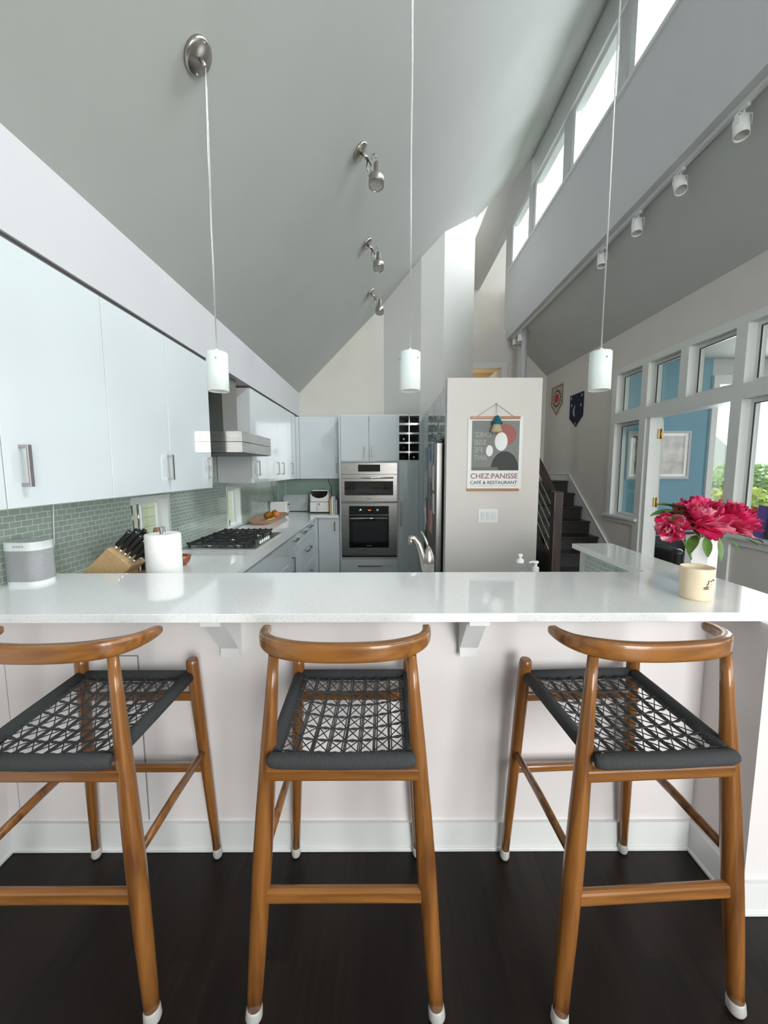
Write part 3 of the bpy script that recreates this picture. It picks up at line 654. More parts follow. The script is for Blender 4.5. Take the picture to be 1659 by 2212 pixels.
# tall oven housing (face y = 5.45)
TY = 5.45
t = thing('oven_housing', 'tall white cabinet around the two wall ovens', 'cabinet', (-.19, 5.75, 0))
b = B().box(-.602, -.582, TY, 6.06, 0, 2.277).box(.188, .207, TY, 5.95, 0, 2.277).box(-.582, .188, 5.95, 6.06, 0, 2.277).box(-.582, .188, TY + .02, 5.95, 2.25, 2.277).box(-.582, .188, TY + .02, 5.95, 1.636, 1.655).box(-.582, .188, TY + .02, 5.95, .30, .325).box(-.582, .188, TY + .02, 5.95, 1.085, 1.095)
build('body', b, 'lacquer', t)
for x0, x1, hx in ((-.58, -.195, -.252), (-.195, .188, -.146)):
    d_ = build('door', box(x0 + G, x1 - G, TY, TY + .019, 1.655, 2.262, .0012, 1), 'lacquer', t); handle_v(hx, TY, 1.71, 1.85, d_, 0, -1)
d_ = build('drawer', box(-.58, .186, TY, TY + .019, .10, .298, .0012, 1), 'lacquer', t); handle_h(-.192, TY, .205, .33, d_, 'X')
YF = TY - .012
m1 = thing('microwave_oven', 'upper stainless wall oven with a wide dark window', 'oven', (-.195, 5.6, 1.10))
build('body', box(-.578, .184, TY + .001, 5.90, 1.10, 1.632), 'steeld', m1)
cp_ = build('control_panel', box(-.581, .187, YF, TY, 1.478, 1.632, .002, 1), 'steel', m1)
build('display', box(-.345, -.045, YF - .003, YF, 1.512, 1.606), 'blackglass', cp_)
dr = build('door', box(-.581, .187, YF - .008, TY, 1.104, 1.472, .003, 1), 'steel', m1)
build('window', box(-.532, .132, YF - .011, YF - .008, 1.19, 1.382), 'blackglass', dr)
build('window_mesh', box(-.38, .0, YF - .0118, YF - .011, 1.225, 1.365), 'ovencav', dr)
build('handle', B().tube([(-.535, YF - .045, 1.428), (.138, YF - .045, 1.428)], .011, 14).cyl((-.5, YF - .045, 1.428), (-.5, YF - .005, 1.428), .007).cyl((.1, YF - .045, 1.428), (.1, YF - .005, 1.428), .007), 'chrome', dr)
text('lettering', 'BOSCH', .075, .012, lambda x, y, d: (-.235 + x, YF - .008 - d, 1.141 + y), 'pdark', m1)
m2 = thing('wall_oven', 'lower stainless oven with two knobs and a black glass door', 'oven', (-.195, 5.6, .33))
build('body', box(-.578, .184, TY + .001, 5.90, .33, 1.083), 'steeld', m2)
cp_ = build('control_panel', box(-.581, .187, YF, TY, .922, 1.083, .002, 1), 'steel', m2)
build('glass_panel', box(-.474, .072, YF - .004, YF, .922, 1.043), 'blackglass', cp_)
for x in (-.318, -.082): build('knob', B().lathe((x, YF - .004, .985), [(0, .026), (.017, .026), (.021, .02), (.022, 0)], 24, (0, -1, 0)), 'chrome', cp_)
text('clock_digits', '9:40', .036, .015, lambda x, y, d: (-.212 + x, YF - .0042 - d, .978 + y), 'amber', cp_)
dr = build('door', box(-.581, .187, YF - .006, TY, .352, .917, .003, 1), 'steel', m2)
build('window', box(-.474, .072, YF - .012, YF - .006, .464, .917), 'blackglass', dr)
build('window_mesh', box(-.425, .03, YF - .0128, YF - .012, .53, .83), 'ovencav', dr)
build('handle', B().tube([(-.458, YF - .045, .876), (.055, YF - .045, .876)], .011, 14).cyl((-.42, YF - .045, .876), (-.42, YF - .01, .876), .007).cyl((.02, YF - .045, .876), (.02, YF - .01, .876), .007), 'chrome', dr)
build('vent_strip', box(-.575, .18, YF + .002, TY, .328, .35), 'black', m2)
text('lettering', 'BOSCH', .075, .012, lambda x, y, d: (-.235 + x, YF - .0125 - d, .488 + y), 'greytext', m2)
# pantry with bottle rack
t = thing('pantry_cabinet', 'tall white cabinet right of the ovens with a cube bottle rack on top', 'cabinet', (.35, 5.75, 0))
build('body', B().box(.208, .486, TY + .02, 5.80, 0, 1.655), 'cabside', t)
d_ = build('door', box(.208 + G, .484, TY, TY + .019, .10, 1.652, .0012, 1), 'lacquer', t); handle_v(.24, TY, .76, 1.11, d_, 0, -1)
rk = B(); zr = [(1.668, 1.762), (1.786, 1.886), (1.910, 2.010), (2.038, 2.134), (2.162, 2.256)]
xs0 = [.213, .341, .354, .482]
rk.box(.208, .213, TY, 5.80, 1.655, 2.277).box(.341, .354, TY, 5.80, 1.655, 2.277).box(.482, .486, TY, 5.80, 1.655, 2.277)
zz = [1.655] + [v for p_ in zr for v in p_] + [2.277]
for i in range(0, len(zz), 2): rk.box(.208, .486, TY, 5.80, zz[i], zz[i + 1])
build('bottle_rack', rk, 'lacquer', t); build('rack_back', box(.208, .486, 5.80, 5.815, 1.655, 2.277), 'rackback', t)
for c_i, r_i, m_, lab in ((0, 2, 'foil', 'wine bottle with a pale cap, alone in the middle cell of the rack'), (0, 1, 'bottle', 'dark wine bottle in the second cell up of the left rack column'), (0, 0, 'bottle', 'dark wine bottle in the bottom left rack cell'), (1, 0, 'foil', 'wine bottle with a pale cap in the bottom right rack cell')):
    cx = (.277, .418)[c_i] ; z = zr[r_i][0] + .041
    w_ = thing('wine_bottle', lab, 'bottle', (cx, 5.6, zr[r_i][0]), 'wine bottles in the cube rack')
    build('glass_body', B().lathe((cx, 5.50, z), [(0, 0), (.013, 0), (.014, .08), (.038, .13), (.040, .15), (.040, .27), (0, .275)], 20, (0, 1, 0)), 'bottle', w_)
    build('cap', B().lathe((cx, 5.495, z), [(0, 0), (.0145, 0), (.0155, .05), (.0145, .05)], 20, (0, 1, 0)), m_, w_)
build('filler', box(.487, .545, TY + .005, TY + .02, 0, 2.26), 'lacquer', t)
# fridge bay
FC = .545
struct('wall_partition', B().box(.518, 1.285, 3.3, 3.41, 0, 2.272).box(1.20, 1.285, 3.41, 5.82, 0, 2.272), 'greige', 'warm grey partition wall holding the poster', 'wall')
t = thing('fridge_cabinet', 'white cabinet above the refrigerator', 'cabinet', (.87, 3.88, 1.82))
build('body', box(FC + .02, 1.195, 3.43, 4.34, 1.825, 2.262), 'lacquer', t)
for a, c, hy in ((3.43, 3.88, 3.81), (3.88, 4.34, 4.27)):
    d_ = build('door', box(FC, FC + .019, a + G, c - G, 1.825, 2.262, .0012, 1), 'lacquer', t); handle_v(FC, hy, 1.87, 2.0, d_, -1)
t = thing('tall_cabinet', 'tall white cabinet between the refrigerator and the corner', 'cabinet', (.87, 4.9, 0))
build('body', box(FC + .02, 1.195, 4.36, 5.44, 0, 2.262), 'lacquer', t)
for a, c, hy in ((4.36, 4.68, 4.61), (4.68, 5.44, None)):
    d_ = build('door', box(FC, FC + .019, a + G, c - G, .1, 2.262, .0012, 1), 'lacquer', t)
    if hy: handle_v(FC, hy, 1.87, 2.0, d_, -1)
t = thing('refrigerator', 'stainless refrigerator behind the partition wall, its door covered in notes', 'refrigerator', (.85, 3.9, 0))
build('body', box(.53, 1.19, 3.46, 4.34, .02, 1.765), 'steeld', t)
for a, c in ((3.465, 3.90), (3.904, 4.335)):
    d_ = build('door', box(.458, .513, a, c, .60, 1.77, .006, 2), 'fridgesteel', t)
    b_ = B().cyl((.415, 3.88 if a < 3.5 else 3.93, .75), (.415, 3.88 if a < 3.5 else 3.93, 1.25), .009, seg=12); build('handle', b_, 'steel', d_)
build('freezer_drawer', box(.458, .513, 3.465, 4.335, .06, .594, .006, 2), 'fridgesteel', t)
build('gasket', box(.513, .53, 3.47, 4.33, .06, 1.76), 'black', t)
build('hinge_cover', box(.475, .60, 3.47, 3.54, 1.772, 1.795, .004, 1), 'black', t)
notes = [('photo_print', 4.16, 4.40, 1.54, 1.77, 'photo', 'dark photo at the top far corner of the refrigerator door'),
 ('printed_card', 3.86, 4.05, 1.62, 1.765, 'bluepaper', 'tall blue print at the top of the refrigerator door'),
 ('photo_print', 3.64, 3.74, 1.60, 1.76, 'photo', 'narrow photo beside the blue print on the refrigerator'),
 ('paper_note', 3.77, 3.96, 1.46, 1.60, 'greypaper', 'grey paper note under the blue print'),
 ('photo_strip', 3.60, 3.70, 1.35, 1.57, 'paper', 'white photo strip nearest the steel door edge'),
 ('paper_note', 4.14, 4.36, 1.26, 1.50, 'greypaper', 'large grey sheet halfway up the refrigerator door'),
 ('paper_note', 3.84, 4.04, 1.28, 1.42, 'photo', 'dark patterned card in the middle of the refrigerator door'),
 ('paper_list', 3.56, 3.68, 1.14, 1.32, 'paper', 'white list low on the refrigerator door'),
 ('notepad', 4.16, 4.36, 1.03, 1.23, 'black', 'black notepad low on the far side of the refrigerator door'),
 ('drawing', 3.70, 3.98, .935, 1.15, 'pink', 'pink paper hanging lowest on the refrigerator door')]
for nm, y0, y1, z0, z1, m_, lab in notes:
    one(nm, box(.4535, .4572, y0, y1, z0, z1, rot=Matrix.Rotation(random.uniform(-.03, .03), 3, 'X')), m_, lab, 'paper', 'papers on the refrigerator', loc=(.457, (y0 + y1) / 2, z0))
# range hood
t = thing('range_hood', 'stainless chimney range hood over the cooktop', 'range hood', (-1.33, 3.44, 1.67))
build('canopy', B().box(-1.592, -1.07, 3.06, 3.83, 1.755, 1.832, .001, 1).box(-1.592, -1.07, 3.06, 3.83, 1.673, 1.752, .001, 1), 'steel', t)
build('underside_filter', box(-1.58, -1.085, 3.075, 3.815, 1.667, 1.673), 'black', t)
build('chimney', B().box(-1.592, -1.30, 3.29, 3.61, 1.832, 2.322), 'steeld', t)
# cooktop
t = thing('gas_cooktop', 'five-burner gas cooktop with black iron grates set in the counter', 'cooktop', (-1.29, 3.49, .914))
build('tray', box(-1.585, -1.0, 3.09, 3.895, .914, .926, .004, 2), 'steel', t)
for gy0, gy1 in ((3.115, 3.37), (3.375, 3.615), (3.62, 3.875)):
    g = B(); gx0 = -1.555; gx1 = -1.10 if gy0 != 3.375 else -1.16; z = .962; r = .007
    for y in (gy0, gy1): g.box(gx0, gx1, y - .006, y + .006, z - .014, z)
    for x in (gx0, gx1): g.box(x - .006, x + .006, gy0, gy1, z - .014, z)
    for x in (gx0 + .11, (gx0 + gx1) / 2, gx1 - .11): g.box(x - .005, x + .005, gy0, gy1, z - .012, z + .003)
    g.box(gx0, gx1, (gy0 + gy1) / 2 - .005, (gy0 + gy1) / 2 + .005, z - .012, z + .003)
    for k in range(9):
        x = gx0 + (gx1 - gx0) * k / 8
        for y in (gy0, gy1): g.box(x - .006, x + .006, y - .012, y + .012, z - .004, z + .008, .002, 1)
    for x in (gx0 + .01, gx1 - .01):
        for y in (gy0 + .008, gy1 - .008): g.box(x - .008, x + .008, y - .008, y + .008, .926, z - .01)
    build('grate', g, 'iron', t)
for x, y, r in ((-1.45, 3.24, .04), (-1.21, 3.24, .033), (-1.36, 3.495, .055), (-1.45, 3.75, .033), (-1.21, 3.75, .04)):
    bu = build('burner', B().lathe((x, y, .926), [(0, .012), (r * 1.15, .012), (r * 1.2, 0)], 24), 'steel', t)
    build('burner_cap', B().lathe((x, y, .938), [(0, .01), (r * .85, .009), (r * .9, 0)], 24), 'iron', bu)
for y in (3.317, 3.373, 3.431, 3.488, 3.552): build('knob', B().lathe((-1.045, y, .926), [(.021, 0), (.020, .006), (.016, .008), (.015, .024), (0, .025)], 20), 'chrome', t)

# ------------------------------------------------------------------ counter items (left)
t = thing('wireless_speaker', 'small grey and white wireless speaker on the bar against the tiles', 'speaker', (-1.49, 1.67, 1.067))
def rrect(cx, cy, w, d, r, n=6):
    out = []
    for sx, sy, a0 in ((1, 1, 0), (-1, 1, 90), (-1, -1, 180), (1, -1, 270)):
        for k in range(n + 1):
            a = math.radians(a0 + 90 * k / n); out.append((cx + sx * (w / 2 - r) + r * math.cos(a), cy + sy * (d / 2 - r) + r * math.sin(a)))
    return out
build('base', B().prism(rrect(-1.499, 1.66, .15, .12, .045), 'Z', 1.067, 1.083), 'spkwhite', t)
build('grille', B().prism(rrect(-1.499, 1.66, .154, .124, .047), 'Z', 1.083, 1.212), 'speaker', t)
build('top', B().prism(rrect(-1.499, 1.66, .154, .124, .047), 'Z', 1.212, 1.247), 'spkwhite', t)
text('lettering', 'SONOS', .045, .008, lambda x, y, d: (-1.512 + x, 1.598 - d, 1.226 + y), 'greytext', t)
one('power_cord', B().tube([(-1.582, 1.905, 1.415), (-1.584, 1.90, 1.33), (-1.583, 1.892, 1.24), (-1.583, 1.885, 1.17), (-1.583, 1.84, 1.12), (-1.575, 1.76, 1.10), (-1.56, 1.73, 1.10)], .003, 8), 'plaswhite', 'thin white power cord running down the tiles to the speaker', 'cord', loc=(-1.583, 1.88, 1.1))
t = thing('knife_block', 'slanted bamboo block full of black-handled knives', 'knife block', (-1.37, 2.1, .914))
# the block lies back at about 45 degrees, its slotted end facing up to the right
ux = Vector((.715, 0, .698)); Tp, Ep = Vector((-1.375, 1.95, 1.155)), Vector((-1.262, 1.95, 1.062))
bb = B().prism([(Tp.x, Tp.z), (Ep.x, Ep.z), (-1.305, 1.02), (-1.33, .914), (-1.585, .914), (-1.585, .955)], 'Y', 1.95, 2.08)
bo = build('block', bb, 'bamboo', t); md = bo.modifiers.new('b', 'BEVEL'); md.width = .004; md.segments = 2
for r_ in range(5):
    f_ = .10 + .19 * r_; w_ = (.030, .028, .026, .024, .022)[r_]; ln = (.125, .150, .145, .135, .12)[r_]
    for c in range(2):
        p0 = Tp.lerp(Ep, f_) + Vector((0, .035 + c * .058, 0)); p1 = p0 + ux * .022; p2 = p0 + ux * ln
        kn = thing('kitchen_knife', 'black-handled knife in the %s row of the block, %s side' % (['top', 'second', 'third', 'fourth', 'lowest'][r_], ['front', 'back'][c]), 'knife', p0, 'knives in the bamboo block')
        build('bolster', B().tube([p0 - ux * .006, p1], w_ * .40, 10, scale=(.6, 1)), 'chrome', kn)
        build('handle', B().tube([p1, p1.lerp(p2, .25), p1.lerp(p2, .6), p2 - ux * .008, p2], [w_ * .40, w_ * .48, w_ * .42, w_ * .52, w_ * .4], 12, scale=(.6, 1)), 'black', kn)
        if c == 0: build('rivet', B().ball(p2 - ux * .010 + Vector((0, -w_ * .28, .004)), .004, seg=8), 'chrome', kn)
kn = thing('sharpening_steel', 'upright steel rod with a black handle standing behind the knives', 'sharpener', (-1.39, 2.32, .914), None)
build('rod', B().cyl((-1.448, 2.34, 1.175), (-1.452, 2.34, 1.34), .006, seg=12), 'chrome', kn); build('handle', B().tube([(-1.44, 2.34, .916), (-1.446, 2.34, 1.15), (-1.447, 2.34, 1.18)], [.012, .013, .011], 12), 'black', kn)
kn = thing('sharpening_steel', 'second upright rod just left of its twin behind the knives', 'sharpener', (-1.47, 2.30, .914), None)
build('rod', B().cyl((-1.462, 2.31, 1.172), (-1.468, 2.31, 1.335), .004, seg=12), 'steeld', kn); build('handle', B().tube([(-1.458, 2.31, .916), (-1.461, 2.31, 1.17)], [.011, .010], 12), 'black', kn)
def bowl(nm, c, r, h, m_, lab, cat='bowl'):
    return one(nm, B().lathe(c, [(0, .004), (r * .45, .0), (r * .8, h * .35), (r, h), (r * .94, h), (r * .72, h * .38), (0, .012)], 28), m_, lab, cat, loc=c)
bowl('wooden_bowl', (-1.25, 2.21, .914), .085, .255, 'acacia', 'brown wooden bowl mostly hidden behind the paper towel roll')
one('wooden_crate', box(-1.36, -1.16, 2.02, 2.18, .914, .985, .004, 1), 'acacia', 'low reddish wooden box between the knife block and paper towels', 'box', loc=(-1.26, 2.1, .914))
one('wooden_jar', B().lathe((-1.40, 2.46, .915), [(0, .268), (.03, .268), (.034, .25), (.034, 0), (0, 0)], 24), 'board', 'pale wooden jar top showing behind the knives', 'jar', loc=(-1.40, 2.46, .915))
bowl('copper_bowl', (-1.345, 2.60, .914), .062, .062, 'copper', 'small copper bowl peeking out right of the paper towels')
t = thing('paper_towel_roll', 'fat white paper towel roll on an upright steel holder', 'paper towels', (-1.1, 1.96, .914))
build('holder', B().lathe((-1.100, 1.96, .914), [(0, .012), (.075, .012), (.08, 0)], 32).cyl((-1.1, 1.96, .92), (-1.1, 1.96, 1.258), .0125), 'chrome', t)
build('roll', B().lathe((-1.1, 1.96, .928), [(.02, .0), (.079, .0), (.082, .005), (.082, .292), (.079, .298), (.02, .298), (.02, 0)], 40), 'paper', t)
0 and build('loose_sheet', B().prism([(-1.085, 1.8785), (-1.045, 1.882), (-1.018, 1.905), (-1.012, 1.94), (-1.010, 1.94), (-1.015, 1.902), (-1.043, 1.879), (-1.085, 1.8765)], 'Z', .93, 1.224, True), 'paper', t)
# faucet
t = thing('kitchen_faucet', 'brushed nickel faucet with a raised lever rising behind the bar', 'faucet', (.245, 2.15, .914))
build('body', B().lathe((.245, 2.15, .914), [(.036, 0), (.034, .01), (.0315, .02), (.0315, .115), (.033, .118)], 28).lathe((.245, 2.15, 1.034), [(.033, 0), (.033, .006), (.030, .03), (.018, .065), (.010, .085), (0, .09)], 28), 'nickel', t)
build('spout', B().tube([(.235, 2.15, .95), (.222, 2.15, 1.02), (.210, 2.15, 1.08), (.192, 2.15, 1.135), (.170, 2.15, 1.165), (.148, 2.148, 1.170), (.138, 2.146, 1.160)], [.017, .018, .0175, .016, .0145, .0135, .013], 18), 'nickel', t)
build('spray_tip', B().cyl((.142, 2.146, 1.166), (.150, 2.14, 1.135), .0155, .013, 16), 'steeld', t)
build('lever', B().tube([(.244, 2.152, 1.105), (.236, 2.156, 1.14), (.222, 2.160, 1.175), (.205, 2.165, 1.202)], [.012, .0105, .010, .007], 14, scale=(.65, 1.2)), 'nickel', t)
# soap bottles
t = thing('dish_soap_bottle', 'clear squeeze bottle with a white push cap behind the bar', 'bottle', (.716, 2.05, .914))
build('bottle', B().lathe((.716, 2.05, .914), [(0, 0), (.038, 0), (.045, .01), (.045, .085), (.042, .105), (.018, .135), (.015, .145)], 28), 'plastic', t)
build('cap', B().lathe((.716, 2.05, 1.052), [(.0185, 0), (.0185, .018), (.008, .021), (.007, .032), (.013, .037), (.011, .046), (0, .048)], 20), 'plaswhite', t)
t = thing('hand_soap_bottle', 'small clear pump bottle with a white pump head beside the dish soap', 'bottle', (.795, 2.04, .914))
build('bottle', B().lathe((.795, 2.04, .914), [(0, 0), (.028, 0), (.03, .01), (.03, .075), (.014, .09)], 28), 'plastic', t)
build('pump', B().lathe((.795, 2.04, 1.0), [(.017, 0), (.017, .03), (.008, .034), (.0075, .05), (.014, .052), (.014, .062), (0, .064)], 20).tube([(.795, 2.04, 1.056), (.775, 2.035, 1.06), (.755, 2.03, 1.056)], [.006, .005, .004], 10), 'plaswhite', t)
# far left counter
tr = B(); X0, X1, Y0, Y1 = -1.555, -1.285, 4.46, 5.38
def ring(a, z): return [(X0 + a, Y0 + a * 1.6 + .06, z), (X0 + a + .05, Y0 + a * 1.6, z), (X1 - a - .05, Y0 + a * 1.6, z), (X1 - a, Y0 + a * 1.6 + .06, z), (X1 - a, Y1 - a * 1.6 - .06, z), (X1 - a - .05, Y1 - a * 1.6, z), (X0 + a + .05, Y1 - a * 1.6, z), (X0 + a, Y1 - a * 1.6 - .06, z)]
rr = [ring(.03, .915), ring(0, .968), ring(.012, .968), ring(.04, .924)]; vv = [[tr.bm.verts.new(p_) for p_ in r_] for r_ in rr]
for i in range(3):
    for k in range(8): tr.bm.faces.new((vv[i][k], vv[i][(k + 1) % 8], vv[i + 1][(k + 1) % 8], vv[i + 1][k]))
tr.bm.faces.new(vv[0]); tr.bm.faces.new(vv[3])
one('wooden_tray', tr, 'board', 'long pale wooden tray of fruit on the counter beyond the cooktop', 'tray', loc=(-1.42, 4.9, .914))
for nm, c, r, sc, m_, lab in (('mango', (-1.405, 4.82, .985), .052, (1.05, 1.1, .98), 'mango', 'red and green mango at the near side of the fruit tray'), ('mango', (-1.41, 5.13, .98), .045, (1, 1.15, .95), 'mango', 'greenish mango behind the orange in the fruit tray'), ('orange', (-1.35, 4.98, .975), .043, (1, 1, 1), 'orange', 'round orange in the middle of the fruit tray')):
    f_ = thing(nm, lab, 'fruit', (c[0], c[1], c[2] - r), 'fruit in the wooden tray'); build('flesh', B().ball(c, r, sc), m_, f_); build('stem', B().cyl((c[0], c[1], c[2] + r * .9), (c[0], c[1], c[2] + r * 1.08), .004, seg=8), 'board', f_)
one('banana', B().tube([(-1.40, 4.68, .945), (-1.37, 4.70, .943), (-1.335, 4.73, .95), (-1.31, 4.77, .97)], [.006, .016, .016, .005], 10), 'banana', 'small yellow banana in front of the mango', 'fruit', 'fruit in the wooden tray', loc=(-1.36, 4.7, .93))
t = thing('toaster', 'white two-slice toaster behind the fruit tray', 'toaster', (-1.47, 5.6, .914))
build('body', B().box(-1.585, -1.345, 5.50, 5.66, .922, 1.10, .02, 4), 'plaswhite', t); build('foot', box(-1.575, -1.355, 5.51, 5.65, .914, .923), 'black', t)
build('slot', B().box(-1.56, -1.39, 5.535, 5.56, 1.099, 1.102).box(-1.56, -1.39, 5.60, 5.625, 1.099, 1.102), 'black', t)
build('lever', B().box(-1.346, -1.325, 5.565, 5.60, 1.05, 1.062, .003, 1), 'black', t)
build('knob', B().lathe((-1.345, 5.58, .965), [(.014, 0), (.013, .012), (0, .013)], 16, (1, 0, 0)), 'plaswhite', t)
bb = B().prism([(p_[0], p_[1]) for p_ in rrect(-1.33, 1.045, .375, .24, .03)], 'Y', 5.955, 5.97)
for v in bb.bm.verts: v.co.y += (v.co.z - .925) * .28
one('cutting_board', bb, 'greycover', 'pale grey rounded cutting board leaning in the corner', 'cutting board', loc=(-1.33, 5.96, .925))
t = thing('air_fryer', 'white air fryer with a dark curved control top and a drawer', 'air fryer', (-.925, 5.87, .914))
build('body', B().box(-1.065, -.785, 5.72, 6.02, .922, 1.20, .035, 5).box(-1.055, -.795, 5.73, 6.01, 1.12, 1.245, .03, 4), 'plaswhite', t)
build('base', box(-1.055, -.795, 5.73, 6.01, .914, .93), 'black', t)
pan = [(-1.045, 1.235), (-.805, 1.235), (-.803, 1.205), (-.825, 1.165), (-.87, 1.14), (-.925, 1.132), (-.98, 1.14), (-1.025, 1.165), (-1.047, 1.205)]
build('control_panel', B().prism(pan, 'Y', 5.715, 5.735), 'blackglass', t)
build('seam', box(-1.066, -.784, 5.7185, 5.722, 1.076, 1.081), 'black', t)
dw = build('drawer', box(-1.06, -.79, 5.713, 5.722, .935, 1.073, .004, 2), 'plaswhite', t); build('handle', box(-.955, -.915, 5.67, 5.713, .965, 1.06, .012, 3), 'plaswhite', dw); build('release', box(-.928, -.918, 5.665, 5.672, 1.035, 1.062), 'black', dw)
one('appliance_cord', B().tube([(-.84, 6.045, 1.405), (-.83, 6.045, 1.36), (-.80, 6.04, 1.30), (-.785, 6.04, 1.24), (-.785, 6.03, 1.15), (-.79, 6.02, 1.02)], .005, 8), 'black', 'black cord dropping from the cabinet behind the air fryer', 'cord', loc=(-.8, 6.04, 1.0))
for x, y, lab in ((-1.583, 5.98, 'white cord down the left tiles near the corner'), (-1.487, 6.053, 'white cord down the back tiles near the corner')):
    one('lamp_cord', B().tube([(x, y, 1.41), (x + .004, y, 1.30), (x - .002, y, 1.18), (x + .006, y, 1.05), (x, y, .925)], .004, 8), 'plaswhite', lab, 'cord', loc=(x, y, .92))
for x0, x1, h_, m_, lab in ((-.764, -.742, .215, 'yellow', 'slim yellow book next to the air fryer'), (-.738, -.712, .245, 'paper', 'white cookbook second from the air fryer'), (-.708, -.684, .25, 'greycover', 'pale grey cookbook in the middle of the row'), (-.680, -.658, .20, 'greypaper', 'grey book second from the oven housing'), (-.655, -.630, .235, 'darkcover', 'dark plum book against the oven housing')):
    t = thing('cookbook', lab, 'book', ((x0 + x1) / 2, 5.72, .914), 'cookbooks beside the air fryer')
    build('cover', B().box(x0, x0 + .003, 5.62, 5.84, .914, .914 + h_).box(x1 - .003, x1, 5.62, 5.84, .914, .914 + h_).box(x0, x1, 5.616, 5.622, .914, .914 + h_, .002, 1), m_, t)
    build('pages', box(x0 + .003, x1 - .003, 5.622, 5.835, .918, .910 + h_), 'paper', t)
one('glass_bottle', B().lathe((-1.628, 4.115, .963), [(0, 0), (.028, 0), (.03, .01), (.03, .05), (.012, .075), (.011, .10), (.013, .102)], 24), 'greenglass', 'green glass bottle on the small window sill', 'bottle', loc=(-1.628, 4.115, .963))

# ------------------------------------------------------------------ poster, switches, pennants
PY = 3.3
t = thing('wall_poster', 'framed paper poster with CHEZ PANISSE lettering hanging on the partition wall', 'poster', (.91, PY, 1.36))
sh = lambda z: (z - 1.969) * -.004
build('sheet', box(.690, 1.136, PY - .006, PY - .004, 1.368, 1.965), 'poster', t)
build('hanger_bar', box(.705, 1.112, PY - .016, PY - .001, 1.945, 1.966, .002, 1), 'oak', t)
build('hanger_bar', box(.690, 1.118, PY - .016, PY - .001, 1.362, 1.382, .002, 1), 'oak', t)
build('hanging_cord', B().tube([(.745, PY - .006, 1.955), (.914, PY - .004, 2.068), (1.075, PY - .006, 1.955)], .0022, 6), 'greytext', t)
y1 = PY - .0066
art = build('picture', box(.722, 1.110, PY - .0068, PY - .006, 1.530, 1.932), 'pgrey', t)
for i, (s_, w_, x_) in enumerate((('CHEZ', .135, .745), ('SSE', .10, .74), ('FE', .07, .74), ('ANT', .11, .74))):
    text('reversed_letters', s_, w_, .042, lambda x, y, d, i=i, x_=x_: (x_ + x, y1 - .0004 - d * .5, 1.80 - i * .062 + y), 'pfaint', art, mirror=True)
def blob(cx, cz, rx, rz_, n=28, a0=0, a1=360):
    return [(cx + rx * math.cos(math.radians(a0 + (a1 - a0) * k / n)), cz + rz_ * math.sin(math.radians(a0 + (a1 - a0) * k / n))) for k in range(n + (0 if a1 - a0 == 360 else 1))]
build('red_shape', B().prism(blob(1.0, 1.82, .085, .085), 'Y', y1 - .0009, y1), 'pred', art)
build('pale_shape', B().prism(blob(.962, 1.765, .052, .075), 'Y', y1 - .0014, y1), 'poster', art)
build('dark_shape', B().prism(blob(.995, 1.531, .115, .155, 24, 0, 180), 'Y', y1 - .0012, y1), 'pdark', art)
build('pale_shape', B().prism(blob(.868, 1.69, .028, .045), 'Y', y1 - .0014, y1), 'poster', art)
build('grey_shape', box(.722, .94, y1 - .0018, y1, 1.531, 1.556), 'pgrey2', art)
text('title', 'CHEZ:PANISSE', .388, .043, lambda x, y, d: (.717 + x, PY - .0062 - d, 1.463 + y), 'pbrown', t)
text('subtitle', 'CAFÉ & RESTAURANT', .388, .034, lambda x, y, d: (.715 + x, PY - .0062 - d, 1.417 + y), 'pdark', t)
text('small_print', '1517 SHATTUCK AVENUE BERKELEY · CALIFORNIA 94709 · (510) 548-5525', .386, .008, lambda x, y, d: (.714 + x, PY - .0062 - d * .5, 1.398 + y), 'greytext', t)
t = thing('tassel_ornament', 'teal felt cone with a straw-coloured wool tassel hung over the poster', 'ornament', (.914, PY - .03, 1.83))
build('cone', B().lathe((.916, PY - .04, 1.905), [(0, .066), (.012, .062), (.018, .045), (.036, .018), (.043, .004), (.040, -.004), (0, .002)], 24), 'teal', t)
build('tassel', B().lathe((.912, PY - .04, 1.835), [(0, .078), (.026, .074), (.034, .05), (.046, .014), (.044, .0), (.02, -.004), (0, .002)], 18), 'straw', t)
build('string', B().tube([(.914, PY - .004, 2.068), (.916, PY - .02, 2.02), (.916, PY - .038, 1.965)], .002, 6), 'greytext', t)
one('wall_nail', B().lathe((.914, PY, 2.07), [(0, .012), (.004, .012), (.004, .01), (.0015, .008), (.0015, 0)], 10, (0, -1, 0)), 'steeld', 'nail in the partition wall holding the poster cord', 'nail', loc=(.914, PY, 2.07))
t = thing('light_switch', 'white triple rocker switch plate below the poster', 'switch', (.868, PY, 1.09))
build('plate', box(.786, .952, PY - .006, PY, 1.093, 1.212, .003, 2), 'plaswhite', t)
for k in range(3):
    x = .826 + k * .045; build('rocker', B().box(x - .0165, x + .0165, PY - .008, PY - .006, 1.12, 1.187, .001, 1).box(x - .014, x + .014, PY - .011, PY - .007, 1.152, 1.184, .002, 1), 'trim', t)
    build('screw', B().ball((x, PY - .006, 1.104), .0025, seg=8).ball((x, PY - .006, 1.202), .0025, seg=8), 'trim', t)
def pennant(nm, ya, yb, ztop, zside, ztip, m_, lab):
    t = thing(nm, lab, 'pennant', (XR - .005, (ya + yb) / 2, ztip)); ym = (ya + yb) / 2
    build('cloth', B().prism([(ya, ztop), (yb, ztop), (yb, zside), (ym, ztip), (ya, zside)], 'X', XR - .010, XR - .004), m_, t)
    return t, ym
t, ym = pennant('sun_pennant', 6.86, 7.32, 2.99, 2.65, 2.46, 'cream', 'cream felt pennant with a red sun on the stair wall')
rays = []
